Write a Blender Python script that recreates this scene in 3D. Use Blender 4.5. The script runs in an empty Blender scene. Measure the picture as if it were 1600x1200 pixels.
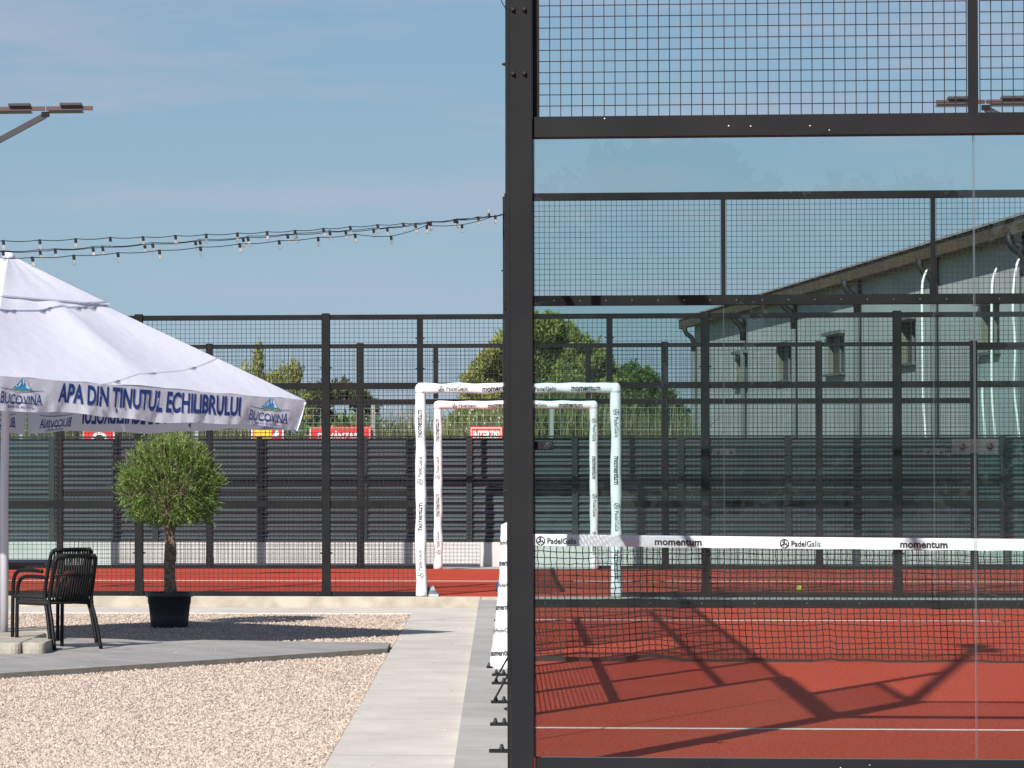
import bpy, math, random
import numpy as np
from mathutils import Matrix, Vector

# ------------------------------------------------------------------ camera, sky, sun, exposure
S = bpy.context.scene
C = S.collection
YAW, PIT, ROL = 0.0936900, 0.0188800, -0.00129
F_PX, PX = 6087.69, 209.78
cam = bpy.data.cameras.new("camera")
co = bpy.data.objects.new("camera", cam)
C.objects.link(co)
co.matrix_world = (Matrix.Translation((-0.15152, -18.02705, 1.45743)) @ Matrix.Rotation(YAW, 4, 'Z')
                   @ Matrix.Rotation(math.pi / 2 + PIT, 4, 'X') @ Matrix.Rotation(ROL, 4, 'Z'))
cam.sensor_width = 36
cam.lens = F_PX / 1600 * 36
cam.shift_x = (800 - PX) / 1600
cam.clip_start = 0.1
cam.clip_end = 3000
S.camera = co

SUN = Vector((-0.59, -1.38, 1.0)).normalized()        # towards the sun
el = math.asin(SUN.z)
az = math.atan2(SUN.x, SUN.y)
W = bpy.data.worlds.new("World")
S.world = W
W.use_nodes = True
nt = W.node_tree
bg = nt.nodes["Background"]
sky = nt.nodes.new("ShaderNodeTexSky")
sky.sky_type = 'NISHITA'
sky.sun_disc = False
sky.sun_elevation = el
sky.sun_rotation = az % (2 * math.pi)
sky.air_density = 1.0
sky.dust_density = 0.6
sky.ozone_density = 2.0
tc = nt.nodes.new("ShaderNodeTexCoord")
# thin, faintly lilac haze clouds high up, part of the sky itself
mp = nt.nodes.new("ShaderNodeMapping")
mp.inputs["Scale"].default_value = (4.0, 4.0, 26.0)
mp.inputs["Rotation"].default_value = (0.05, 0.12, 0)
nz = nt.nodes.new("ShaderNodeTexNoise")
nz.inputs["Scale"].default_value = 2.2
nz.inputs["Detail"].default_value = 5
nz.inputs["Roughness"].default_value = 0.55
rp = nt.nodes.new("ShaderNodeValToRGB")
rp.color_ramp.elements[0].position = 0.49
rp.color_ramp.elements[1].position = 0.72
rp.color_ramp.elements[0].color = (0, 0, 0, 1)
rp.color_ramp.elements[1].color = (0.72, 0.72, 0.72, 1)
SKYTINT = (0.72, 0.80, 0.96, 1)
tint = nt.nodes.new("ShaderNodeMix")
tint.data_type = 'RGBA'
tint.blend_type = 'MULTIPLY'
tint.inputs[0].default_value = 1.0
tint.inputs[7].default_value = SKYTINT
mx = nt.nodes.new("ShaderNodeMix")
mx.data_type = 'RGBA'
mx.inputs[7].default_value = (5.0, 5.5, 7.0, 1)
L = nt.links
L.new(tc.outputs["Generated"], mp.inputs[0])
L.new(mp.outputs[0], nz.inputs["Vector"])
L.new(nz.outputs["Fac"], rp.inputs[0])
L.new(sky.outputs[0], tint.inputs[6])
L.new(rp.outputs[0], mx.inputs[0])
# pale summer haze low over the horizon
sx_ = nt.nodes.new("ShaderNodeSeparateXYZ")
L.new(tc.outputs["Generated"], sx_.inputs[0])
hz = nt.nodes.new("ShaderNodeValToRGB")
he = hz.color_ramp.elements
he[0].position = 0.0
he[0].color = (0.450, 0.610, 0.745, 1)
he[1].position = 0.13
he[1].color = (0.250, 0.445, 0.630, 1)
L.new(sx_.outputs[2], hz.inputs[0])
h10 = nt.nodes.new("ShaderNodeMix")
h10.data_type = 'RGBA'
h10.blend_type = 'MULTIPLY'
h10.inputs[0].default_value = 1.0
h10.inputs[7].default_value = (10.0, 10.0, 10.0, 1)
L.new(hz.outputs[0], h10.inputs[6])
hf = nt.nodes.new("ShaderNodeMapRange")
hf.inputs[1].default_value = 0.02
hf.inputs[2].default_value = 0.5
hf.inputs[3].default_value = 0.88
hf.inputs[4].default_value = 0.0
L.new(sx_.outputs[2], hf.inputs[0])
hm = nt.nodes.new("ShaderNodeMix")
hm.data_type = 'RGBA'
L.new(hf.outputs[0], hm.inputs[0])
L.new(tint.outputs[2], hm.inputs[6])
L.new(h10.outputs[2], hm.inputs[7])
L.new(hm.outputs[2], mx.inputs[6])
L.new(mx.outputs[2], bg.inputs[0])
bg.inputs[1].default_value = 0.066

sl = bpy.data.lights.new("sun", 'SUN')
sl.energy = 4.8
sl.angle = math.radians(0.6)
sl.color = (1.0, 0.955, 0.89)
so = bpy.data.objects.new("sun", sl)
C.objects.link(so)
so.rotation_euler = SUN.to_track_quat('Z', 'Y').to_euler()
so.location = (0, 0, 30)

S.view_settings.view_transform = 'Standard'
S.view_settings.look = 'None'
S.view_settings.exposure = 0.42
S.view_settings.gamma = 1.0
S.cycles.transparent_max_bounces = 32
S.cycles.max_bounces = 8

R = random.Random(7)
NR = np.random.default_rng(11)


# ------------------------------------------------------------------ materials
def mat(name, col, rough=0.6, metal=0.0, spec=0.5, var=0.0, vscale=6.0, col2=None, bump=0.0, bscale=60.0,
        island=0.0, transl=0.0, detail=4.0, bdist=0.01, coord='Object'):
    m = bpy.data.materials.new(name)
    m.use_nodes = True
    n = m.node_tree.nodes
    l = m.node_tree.links
    b = n["Principled BSDF"]
    b.inputs["Roughness"].default_value = rough
    b.inputs["Metallic"].default_value = metal
    b.inputs["Specular IOR Level"].default_value = spec
    c4 = (*col, 1)
    b.inputs["Base Color"].default_value = c4
    t = n.new("ShaderNodeTexCoord")
    src = None
    if col2 is not None:
        z = n.new("ShaderNodeTexNoise")
        z.inputs["Scale"].default_value = vscale
        z.inputs["Detail"].default_value = detail
        l.new(t.outputs[coord], z.inputs["Vector"])
        r = n.new("ShaderNodeValToRGB")
        r.color_ramp.elements[0].position = 0.36
        r.color_ramp.elements[1].position = 0.64
        r.color_ramp.elements[0].color = c4
        r.color_ramp.elements[1].color = (*col2, 1)
        l.new(z.outputs["Fac"], r.inputs[0])
        src = r.outputs[0]
    if island > 0:
        g = n.new("ShaderNodeNewGeometry")
        h = n.new("ShaderNodeHueSaturation")
        mr = n.new("ShaderNodeMapRange")
        mr.inputs[3].default_value = 1 - island
        mr.inputs[4].default_value = 1 + island
        l.new(g.outputs["Random Per Island"], mr.inputs[0])
        l.new(mr.outputs[0], h.inputs["Value"])
        if src:
            l.new(src, h.inputs["Color"])
        else:
            h.inputs["Color"].default_value = c4
        src = h.outputs[0]
    if src:
        l.new(src, b.inputs["Base Color"])
    if bump > 0:
        z = n.new("ShaderNodeTexNoise")
        z.inputs["Scale"].default_value = bscale
        z.inputs["Detail"].default_value = 3
        l.new(t.outputs[coord], z.inputs["Vector"])
        bp = n.new("ShaderNodeBump")
        bp.inputs["Strength"].default_value = bump
        bp.inputs["Distance"].default_value = bdist
        l.new(z.outputs["Fac"], bp.inputs["Height"])
        l.new(bp.outputs[0], b.inputs["Normal"])
    if transl > 0:
        tr = n.new("ShaderNodeBsdfTranslucent")
        if src:
            l.new(src, tr.inputs[0])
        else:
            tr.inputs[0].default_value = c4
        ms = n.new("ShaderNodeMixShader")
        ms.inputs[0].default_value = transl
        l.new(b.outputs[0], ms.inputs[1])
        l.new(tr.outputs[0], ms.inputs[2])
        l.new(ms.outputs[0], n["Material Output"].inputs[0])
    return m


def glass_mat(name, tcol, ior=1.72, dirt_glint=0.0):
    """clear pane: tinted straight-through light plus a Fresnel mirror, the same for every ray"""
    m = bpy.data.materials.new(name)
    m.use_nodes = True
    n = m.node_tree.nodes
    l = m.node_tree.links
    n.remove(n["Principled BSDF"])
    tr = n.new("ShaderNodeBsdfTransparent")
    tr.inputs[0].default_value = (*tcol, 1)
    gl = n.new("ShaderNodeBsdfGlossy")
    gl.inputs["Roughness"].default_value = 0.0
    gl.inputs[0].default_value = (1, 1, 1, 1)
    fr = n.new("ShaderNodeFresnel")
    fr.inputs[0].default_value = ior
    ge = n.new("ShaderNodeNewGeometry")
    inv = n.new("ShaderNodeMath")
    inv.operation = 'SUBTRACT'
    inv.inputs[0].default_value = 1.0
    l.new(ge.outputs["Backfacing"], inv.inputs[1])
    mu = n.new("ShaderNodeMath")
    mu.operation = 'MULTIPLY'
    l.new(inv.outputs[0], mu.inputs[0])
    l.new(fr.outputs[0], mu.inputs[1])
    mi = n.new("ShaderNodeMixShader")
    l.new(mu.outputs[0], mi.inputs[0])
    l.new(tr.outputs[0], mi.inputs[1])
    l.new(gl.outputs[0], mi.inputs[2])
    out = mi
    if dirt_glint > 0:
        df = n.new("ShaderNodeBsdfDiffuse")
        df.inputs[0].default_value = (0.6, 0.6, 0.58, 1)
        t = n.new("ShaderNodeTexCoord")
        z = n.new("ShaderNodeTexNoise")
        z.inputs["Scale"].default_value = 1.7
        z.inputs["Detail"].default_value = 6
        z.inputs["Roughness"].default_value = 0.65
        mr = n.new("ShaderNodeMapRange")
        mr.inputs[1].default_value = 0.35
        mr.inputs[2].default_value = 0.75
        mr.inputs[3].default_value = 0.0
        mr.inputs[4].default_value = dirt_glint
        l.new(t.outputs["Object"], z.inputs["Vector"])
        l.new(z.outputs["Fac"], mr.inputs[0])
        m2 = n.new("ShaderNodeMixShader")
        l.new(mr.outputs[0], m2.inputs[0])
        l.new(mi.outputs[0], m2.inputs[1])
        l.new(df.outputs[0], m2.inputs[2])
        out = m2
    l.new(out.outputs[0], n["Material Output"].inputs[0])
    return m


def stone_mat(name, cols, scale, bump=0.6):
    m = bpy.data.materials.new(name)
    m.use_nodes = True
    n = m.node_tree.nodes
    l = m.node_tree.links
    b = n["Principled BSDF"]
    b.inputs["Roughness"].default_value = 0.85
    t = n.new("ShaderNodeTexCoord")
    v = n.new("ShaderNodeTexVoronoi")
    v.inputs["Scale"].default_value = scale
    l.new(t.outputs["Object"], v.inputs["Vector"])
    sep = n.new("ShaderNodeSeparateColor")
    l.new(v.outputs["Color"], sep.inputs[0])
    r = n.new("ShaderNodeValToRGB")
    while len(r.color_ramp.elements) < len(cols):
        r.color_ramp.elements.new(0.5)
    for i, c in enumerate(cols):
        r.color_ramp.elements[i].position = i / (len(cols) - 1)
        r.color_ramp.elements[i].color = (*c, 1)
    l.new(sep.outputs[0], r.inputs[0])
    l.new(r.outputs[0], b.inputs["Base Color"])
    bp = n.new("ShaderNodeBump")
    bp.inputs["Strength"].default_value = bump
    bp.inputs["Distance"].default_value = 0.012
    bp.invert = True
    l.new(v.outputs["Distance"], bp.inputs["Height"])
    l.new(bp.outputs[0], b.inputs["Normal"])
    return m


def slab_mat(name, c1, c2, cm, w, h, mortar=0.006, rot=0.0, offset=0.0):
    m = bpy.data.materials.new(name)
    m.use_nodes = True
    n = m.node_tree.nodes
    l = m.node_tree.links
    b = n["Principled BSDF"]
    b.inputs["Roughness"].default_value = 0.85
    t = n.new("ShaderNodeTexCoord")
    mp_ = n.new("ShaderNodeMapping")
    mp_.inputs["Rotation"].default_value = (0, 0, rot)
    l.new(t.outputs["Object"], mp_.inputs[0])
    k = n.new("ShaderNodeTexBrick")
    k.inputs["Scale"].default_value = 1
    k.inputs["Brick Width"].default_value = w
    k.inputs["Row Height"].default_value = h
    k.inputs["Mortar Size"].default_value = mortar
    k.inputs["Mortar Smooth"].default_value = 0.3
    k.offset = offset
    k.inputs["Color1"].default_value = (*c1, 1)
    k.inputs["Color2"].default_value = (*c2, 1)
    k.inputs["Mortar"].default_value = (*cm, 1)
    l.new(mp_.outputs[0], k.inputs["Vector"])
    z = n.new("ShaderNodeTexNoise")
    z.inputs["Scale"].default_value = 1.6
    z.inputs["Detail"].default_value = 8
    z.inputs["Roughness"].default_value = 0.7
    l.new(t.outputs["Object"], z.inputs["Vector"])
    hs = n.new("ShaderNodeHueSaturation")
    mr = n.new("ShaderNodeMapRange")
    mr.inputs[1].default_value = 0.3
    mr.inputs[2].default_value = 0.7
    mr.inputs[3].default_value = 0.84
    mr.inputs[4].default_value = 1.12
    l.new(z.outputs["Fac"], mr.inputs[0])
    l.new(mr.outputs[0], hs.inputs["Value"])
    l.new(k.outputs["Color"], hs.inputs["Color"])
    l.new(hs.outputs[0], b.inputs["Base Color"])
    return m


M = {}
M['frame'] = mat("anthracite_steel", (0.0105, 0.0108, 0.0125), 0.58, 0, 0.16, col2=(0.0145, 0.0148, 0.0165), vscale=3, bump=0.05, bscale=220)
M['frame_far'] = mat("anthracite_steel_dusty", (0.0095, 0.0095, 0.011), 0.6, spec=0.14, col2=(0.015, 0.0145, 0.0155), vscale=4)
M['wire'] = mat("dark_wire", (0.006, 0.007, 0.010), 0.5)
M['rubber'] = mat("black_rubber", (0.008, 0.008, 0.009), 0.6)
M['bolt'] = mat("steel_bolt", (0.10, 0.10, 0.11), 0.35, 0.8)
M['bright'] = mat("bright_steel", (0.6, 0.6, 0.6), 0.25, 0.9)
M['glass'] = glass_mat("tinted_glass", (0.886, 0.944, 0.936), 1.6, 0.006)
M['acrylic'] = glass_mat("clear_acrylic", (0.90, 0.90, 0.91), 1.7, 0.07)
M['edge'] = mat("polished_glass_edge", (0.12, 0.135, 0.15), 0.2)
M['turf'] = mat("red_artificial_turf", (0.47, 0.066, 0.032), 0.92, spec=0.12, col2=(0.58, 0.098, 0.048), vscale=1.3, detail=9, bump=0.9, bscale=160, bdist=0.012)
def turf_mat():
    m = mat("red_artificial_turf", (0.39, 0.042, 0.024), 0.92, spec=0.12, col2=(0.70, 0.108, 0.058), vscale=48, detail=5, bump=0.9, bscale=160, bdist=0.012)
    n, l = m.node_tree.nodes, m.node_tree.links
    b = n["Principled BSDF"]
    src = b.inputs["Base Color"].links[0].from_socket
    t = n.new("ShaderNodeTexCoord")
    mp_ = n.new("ShaderNodeMapping")
    mp_.inputs["Scale"].default_value = (0.45, 1.3, 1)
    z = n.new("ShaderNodeTexNoise")
    z.inputs["Scale"].default_value = 0.9
    z.inputs["Detail"].default_value = 9
    z.inputs["Roughness"].default_value = 0.62
    l.new(t.outputs["Object"], mp_.inputs[0])
    l.new(mp_.outputs[0], z.inputs["Vector"])
    mr = n.new("ShaderNodeMapRange")
    mr.inputs[1].default_value = 0.42
    mr.inputs[2].default_value = 0.70
    mr.inputs[3].default_value = 0.0
    mr.inputs[4].default_value = 0.42
    l.new(z.outputs["Fac"], mr.inputs[0])
    mx_ = n.new("ShaderNodeMix")
    mx_.data_type = 'RGBA'
    mx_.inputs[7].default_value = (0.50, 0.115, 0.078, 1)
    l.new(mr.outputs[0], mx_.inputs[0])
    l.new(src, mx_.inputs[6])
    l.new(mx_.outputs[2], b.inputs["Base Color"])
    return m


M['turf'] = turf_mat()
M['line'] = mat("white_line_paint", (0.75, 0.72, 0.70), 0.8, col2=(0.62, 0.55, 0.52), vscale=20)
M['conc'] = slab_mat("grey_concrete", (0.44, 0.425, 0.40), (0.40, 0.39, 0.37), (0.25, 0.24, 0.225), 6.0, 2.35, 0.010)
M['path'] = slab_mat("light_concrete", (0.63, 0.58, 0.52), (0.58, 0.535, 0.485), (0.36, 0.32, 0.28), 6.0, 2.9, 0.012)
M['curb'] = mat("beige_curb_concrete", (0.47, 0.42, 0.345), 0.9, col2=(0.34, 0.30, 0.24), vscale=5, detail=8, bump=0.3, bscale=40)
M['plinth'] = mat("pale_concrete", (0.56, 0.54, 0.52), 0.9, col2=(0.48, 0.46, 0.45), vscale=2.5, detail=8)
M['paver'] = slab_mat("grey_paver", (0.36, 0.345, 0.33), (0.30, 0.29, 0.28), (0.18, 0.175, 0.17), 1.0, 0.125, 0.004, rot=0.963)
M['paver_edge'] = mat("paver_edge", (0.27, 0.25, 0.22), 0.9, col2=(0.2, 0.19, 0.17), vscale=9)
M['gravel'] = stone_mat("pink_gravel", [(0.30, 0.235, 0.18), (0.40, 0.32, 0.25), (0.46, 0.37, 0.30), (0.49, 0.42, 0.35)], 55)
M['stone'] = mat("gravel_stone", (0.45, 0.355, 0.285), 0.85, island=0.28, col2=(0.50, 0.42, 0.36), vscale=30)
M['dark_reflect'] = mat('dark_reflected_ground', (0.035, 0.035, 0.036), 0.9, col2=(0.05, 0.05, 0.05), vscale=0.8, detail=8)  # for the added unseen ground, dark to keep its mirror image dark
M['grass'] = mat("dry_grass", (0.10, 0.12, 0.04), 0.95, col2=(0.16, 0.15, 0.07), vscale=0.5)
M['white'] = mat("white_vinyl_padding", (0.80, 0.80, 0.82), 0.45, bump=0.35, bscale=14, bdist=0.02)
M['tape'] = mat("white_net_tape", (0.80, 0.79, 0.83), 0.7, bump=0.5, bscale=16, bdist=0.02)
M['ink'] = mat("black_print", (0.018, 0.018, 0.022), 0.6)
M['cord'] = mat("black_net_cord", (0.012, 0.014, 0.013), 0.8)
M['canvas'] = mat("white_canvas", (0.71, 0.72, 0.82), 0.85, spec=0.2, transl=0.22, bump=0.25, bscale=7, bdist=0.03)
M['blue'] = mat("navy_print", (0.010, 0.045, 0.22), 0.7)
M['lightblue'] = mat("light_blue_print", (0.05, 0.30, 0.60), 0.7)
M['snow'] = mat("white_print", (0.8, 0.82, 0.88), 0.7)
M['lime'] = mat("lime_print", (0.30, 0.50, 0.05), 0.7)
M['alu'] = mat("lavender_grey_aluminium", (0.62, 0.60, 0.66), 0.4, 0.2)
M['slab'] = mat("beige_base_slab", (0.42, 0.39, 0.33), 0.9, col2=(0.33, 0.30, 0.25), vscale=12, bump=0.4, bscale=50)
M['table'] = mat("dark_brown_table", (0.05, 0.028, 0.025), 0.45)
M['black'] = mat("black_powder_coat", (0.006, 0.006, 0.007), 0.5, spec=0.25)
M['rope'] = mat("black_rope", (0.009, 0.009, 0.011), 0.75, bump=0.6, bscale=160)
M['pot'] = mat("black_plastic_pot", (0.036, 0.040, 0.045), 0.42)
M['soil'] = mat("dark_soil", (0.05, 0.035, 0.02), 1.0)
M['bark'] = mat("olive_bark", (0.33, 0.24, 0.165), 0.95, col2=(0.12, 0.085, 0.058), vscale=34, detail=8, bump=0.9, bscale=60, bdist=0.02)
M['olive'] = mat("olive_leaf", (0.115, 0.19, 0.032), 0.5, spec=0.4, island=0.45, transl=0.35)
M['olive_pale'] = mat("olive_leaf_pale", (0.25, 0.33, 0.095), 0.55, spec=0.4, island=0.35, transl=0.35)
M['willow'] = mat("willow_leaf", (0.28, 0.31, 0.085), 0.7, island=0.5, transl=0.3)
M['bush'] = mat("bush_leaf", (0.11, 0.18, 0.035), 0.7, island=0.5, transl=0.3)
M['dark_leaf'] = mat("dark_leaf", (0.075, 0.11, 0.030), 0.7, island=0.5, transl=0.25)
M['reed'] = mat("reed_blade", (0.16, 0.215, 0.075), 0.6, island=0.65, col2=(0.22, 0.20, 0.09), vscale=1.5, transl=0.35)
M['flower'] = mat("pale_flower", (0.6, 0.5, 0.42), 0.8)
M['slat'] = mat("anthracite_slat", (0.100, 0.128, 0.142), 0.32, 0.25, 0.7, col2=(0.115, 0.140, 0.154), vscale=2)
M['slat_post'] = mat("anthracite_slat_post", (0.030, 0.036, 0.040), 0.4, 0.2)
M['galv'] = mat("galvanised_wire", (0.30, 0.33, 0.32), 0.5, 0.3)
M['red'] = mat("red_sign", (0.72, 0.03, 0.025), 0.5)
M['yellow'] = mat("yellow_sign", (0.85, 0.55, 0.01), 0.5)
M['signwhite'] = mat("white_sign", (0.8, 0.8, 0.8), 0.5)
M['barn'] = mat("grey_barn_render", (0.43, 0.44, 0.45), 0.85, col2=(0.37, 0.385, 0.395), vscale=0.6, detail=7)
M['barn_dark'] = mat("grey_barn_pilaster", (0.13, 0.14, 0.145), 0.85)
M['roof'] = mat("barn_roof_sheet", (0.30, 0.27, 0.27), 0.6)
M['soffit'] = mat("brown_eave", (0.10, 0.066, 0.028), 0.8, col2=(0.055, 0.04, 0.02), vscale=2, detail=7)
M['window'] = mat("dark_window", (0.10, 0.075, 0.065), 0.5, col2=(0.03, 0.026, 0.024), vscale=3)
M['window_frame'] = mat("pale_window_frame", (0.16, 0.155, 0.13), 0.6)
M['pipe'] = mat("white_plastic_pipe", (0.85, 0.85, 0.80), 0.4)
M['ball'] = mat("yellow_felt", (0.55, 0.75, 0.02), 0.9)
M['shoe'] = mat("grey_green_cloth", (0.13, 0.16, 0.17), 0.8)
M['shoe_white'] = mat("pale_sole", (0.5, 0.5, 0.55), 0.7)
M['bluebag'] = mat("dark_blue_cloth", (0.03, 0.06, 0.14), 0.8)
M['bulb'] = glass_mat("clear_bulb", (0.92, 0.91, 0.90), 2.6, 0.6)  # strong whitish diffuse layer paints bright glints into the bulbs
M['socket'] = mat("black_socket", (0.012, 0.015, 0.02), 0.5)
M['lampbar'] = mat("brown_lamp_bar", (0.10, 0.055, 0.05), 0.4)
M['lamparm'] = mat("dark_lamp_arm", (0.045, 0.040, 0.045), 0.4)
M['lens'] = mat("lamp_lens", (0.02, 0.02, 0.022), 0.25)


# ------------------------------------------------------------------ mesh helpers
ORG = {}


def tag(o, label=None, cat=None, group=None, kind=None):
    if label: o['label'] = label
    if cat: o['category'] = cat
    if group: o['group'] = group
    if kind: o['kind'] = kind
    return o


def thing(name, loc, label, cat, group=None):
    o = bpy.data.objects.new(name, None)
    C.objects.link(o)
    o.location = loc
    o.empty_display_size = 0.2
    ORG[o.name] = Vector(loc)
    tag(o, label, cat, group)
    return o


class MB:
    def __init__(s):
        s.v = []
        s.f = []
        s.m = []

    def add(s, vs, fs, mi=0):
        n = len(s.v)
        s.v.extend([tuple(map(float, q)) for q in vs])
        s.f.extend([tuple(n + i for i in q) for q in fs])
        s.m.extend([mi] * len(fs))

    def box(s, x0, x1, y0, y1, z0, z1, mi=0):
        s.add([(x0, y0, z0), (x1, y0, z0), (x1, y1, z0), (x0, y1, z0), (x0, y0, z1), (x1, y0, z1), (x1, y1, z1), (x0, y1, z1)],
              [(0, 3, 2, 1), (4, 5, 6, 7), (0, 1, 5, 4), (1, 2, 6, 5), (2, 3, 7, 6), (3, 0, 4, 7)], mi)

    def bbox(s, x0, x1, y0, y1, z0, z1, b=0.004, mi=0):
        """box with chamfered edges"""
        P = []
        for z, i in ((z0, b), (z0 + b, 0), (z1 - b, 0), (z1, b)):
            j = b
            P.append([(x0 + i + (j if True else 0), y0 + i, z), (x1 - i - j, y0 + i, z), (x1 - i, y0 + i + j, z), (x1 - i, y1 - i - j, z),
                      (x1 - i - j, y1 - i, z), (x0 + i + j, y1 - i, z), (x0 + i, y1 - i - j, z), (x0 + i, y0 + i + j, z)])
        vs = [q for r in P for q in r]
        fs = [tuple(range(7, -1, -1)), tuple(24 + k for k in range(8))]
        for r in range(3):
            for k in range(8):
                a = r * 8 + k
                bq = r * 8 + (k + 1) % 8
                fs.append((a, bq, bq + 8, a + 8))
        s.add(vs, fs, mi)

    def bar(s, p, q, w, h=None, mi=0, up=(0, 0, 1)):
        h = h or w
        p, q = Vector(p), Vector(q)
        d = (q - p).normalized()
        u = Vector(up)
        if abs(d.dot(u)) > 0.98: u = Vector((0, 1, 0))
        a = d.cross(u).normalized() * w / 2
        b = a.cross(d).normalized() * h / 2
        vs = [p - a - b, p + a - b, p + a + b, p - a + b, q - a - b, q + a - b, q + a + b, q - a + b]
        s.add(vs, [(3, 2, 1, 0), (4, 5, 6, 7), (0, 1, 5, 4), (1, 2, 6, 5), (2, 3, 7, 6), (3, 0, 4, 7)], mi)

    def tube(s, path, r, n=8, mi=0, cap=True):
        path = [Vector(q) for q in path]
        rs = r if isinstance(r, (list, tuple)) else [r] * len(path)
        vs = []
        pu = None
        for i, q in enumerate(path):
            d = (path[min(i + 1, len(path) - 1)] - path[max(i - 1, 0)]).normalized()
            u = pu if pu is not None else (Vector((0, 0, 1)) if abs(d.z) < 0.9 else Vector((1, 0, 0)))
            a = d.cross(u).normalized()
            b = a.cross(d).normalized()
            pu = b
            for k in range(n):
                t = 2 * math.pi * k / n
                vs.append(q + a * math.cos(t) * rs[i] + b * math.sin(t) * rs[i])
        fs = []
        for i in range(len(path) - 1):
            for k in range(n):
                fs.append((i * n + k, i * n + (k + 1) % n, (i + 1) * n + (k + 1) % n, (i + 1) * n + k))
        if cap:
            fs.append(tuple(range(n - 1, -1, -1)))
            fs.append(tuple((len(path) - 1) * n + k for k in range(n)))
        s.add(vs, fs, mi)

    def lathe(s, prof, c, n=20, mi=0, axis='z'):
        vs = []
        for r, z in prof:
            for k in range(n):
                t = 2 * math.pi * k / n
                if axis == 'z': vs.append((c[0] + r * math.cos(t), c[1] + r * math.sin(t), c[2] + z))
                elif axis == 'y': vs.append((c[0] + r * math.cos(t), c[1] + z, c[2] + r * math.sin(t)))
                else: vs.append((c[0] + z, c[1] + r * math.cos(t), c[2] + r * math.sin(t)))
        fs = []
        for i in range(len(prof) - 1):
            for k in range(n):
                fs.append((i * n + k, i * n + (k + 1) % n, (i + 1) * n + (k + 1) % n, (i + 1) * n + k))
        fs.append(tuple(range(n - 1, -1, -1)))
        fs.append(tuple((len(prof) - 1) * n + k for k in range(n)))
        s.add(vs, fs, mi)

    def poly(s, pts, z0, z1, mi=0):
        n = len(pts)
        vs = [(x, y, z0) for x, y in pts] + [(x, y, z1) for x, y in pts]
        fs = [tuple(range(n - 1, -1, -1)), tuple(range(n, 2 * n))] + [(k, (k + 1) % n, (k + 1) % n + n, k + n) for k in range(n)]
        s.add(vs, fs, mi)

    def build(s, name, mats, parent=None, smooth=False, label=None):
        if not isinstance(mats, (list, tuple)): mats = [mats]
        me = bpy.data.meshes.new(name)
        off = Vector((0, 0, 0))
        if parent is not None: off = ORG[parent.name]
        o = bpy.data.objects.new(name, me)
        vs = [(x - off.x, y - off.y, z - off.z) for x, y, z in s.v]
        me.from_pydata(vs, [], s.f)
        for m in mats: me.materials.append(m)
        me.polygons.foreach_set('material_index', s.m)
        if smooth:
            me.polygons.foreach_set('use_smooth', [True] * len(s.f))
        me.update()
        C.objects.link(o)
        if parent is not None:
            o.parent = parent
        ORG[o.name] = off.copy()
        if label: o['label'] = label
        return o


def one(fn, name, m, parent=None, smooth=False, label=None):
    b = MB()
    fn(b)
    return b.build(name, m, parent, smooth, label)


def wires(b, o, u, n, Lu, H, sp=0.05, t=0.0042, jit=0.0):
    """welded wire mesh: panel from corner o, along unit u, up z, wires t thick"""
    o, u, n = Vector(o), Vector(u), Vector(n)
    k = max(1, round(Lu / sp))
    for i in range(k + 1):
        p = o + u * (Lu * i / k) + n * t
        a, c = u * t / 2, n * t / 2
        q = p + Vector((0, 0, H))
        b.add([p - a - c, p + a - c, p + a + c, p - a + c, q - a - c, q + a - c, q + a + c, q - a + c],
              [(0, 1, 5, 4), (1, 2, 6, 5), (2, 3, 7, 6), (3, 0, 4, 7)])
    k = max(1, round(H / sp))
    for i in range(k + 1):
        p = o + Vector((0, 0, H * i / k))
        a, c = Vector((0, 0, t / 2)), n * t / 2
        q = p + u * Lu
        b.add([p - a - c, p + a - c, p + a + c, p - a + c, q - a - c, q + a - c, q + a + c, q - a + c],
              [(0, 1, 5, 4), (1, 2, 6, 5), (2, 3, 7, 6), (3, 0, 4, 7)])


def hexbolt(b, p, axis, r=0.011, h=0.012):
    b.lathe([(r, 0), (r, h * 0.7), (r * 0.6, h), (r * 0.6, h * 1.6)], p, 6, 0, axis)


# ---- lettering: text curves turned into flat meshes that can be wrapped on any surface
def text_mesh(txt, size=1.0, sx=1.0, bold=0.0, shear=0.0):
    cu = bpy.data.curves.new("lettering", 'FONT')
    cu.body = txt
    cu.size = 1.0
    cu.offset = bold
    cu.resolution_u = 3
    cu.align_x = 'CENTER'
    o = bpy.data.objects.new("lettering", cu)
    me = o.to_mesh()
    vs = [(v.co.x * size * sx + v.co.y * size * shear, v.co.y * size) for v in me.vertices]
    fs = [tuple(p.vertices) for p in me.polygons]
    o.to_mesh_clear()
    bpy.data.objects.remove(o)
    bpy.data.curves.remove(cu)
    return vs, fs


def fit(vf, w=None, h=None, cx=0.0, cy=0.0):
    vs, fs = vf
    xs = [v[0] for v in vs]
    ys = [v[1] for v in vs]
    W_, H_ = max(xs) - min(xs), max(ys) - min(ys)
    sx = w / W_ if w else h / H_
    sy = h / H_ if h else sx
    mx_, my_ = (max(xs) + min(xs)) / 2, (max(ys) + min(ys)) / 2
    return [((x - mx_) * sx + cx, (y - my_) * sy + cy) for x, y in vs], fs


TXT = {'mom': text_mesh("momentum", bold=0.026), 'pg': text_mesh("PadelGalis", bold=0.010)}


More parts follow.
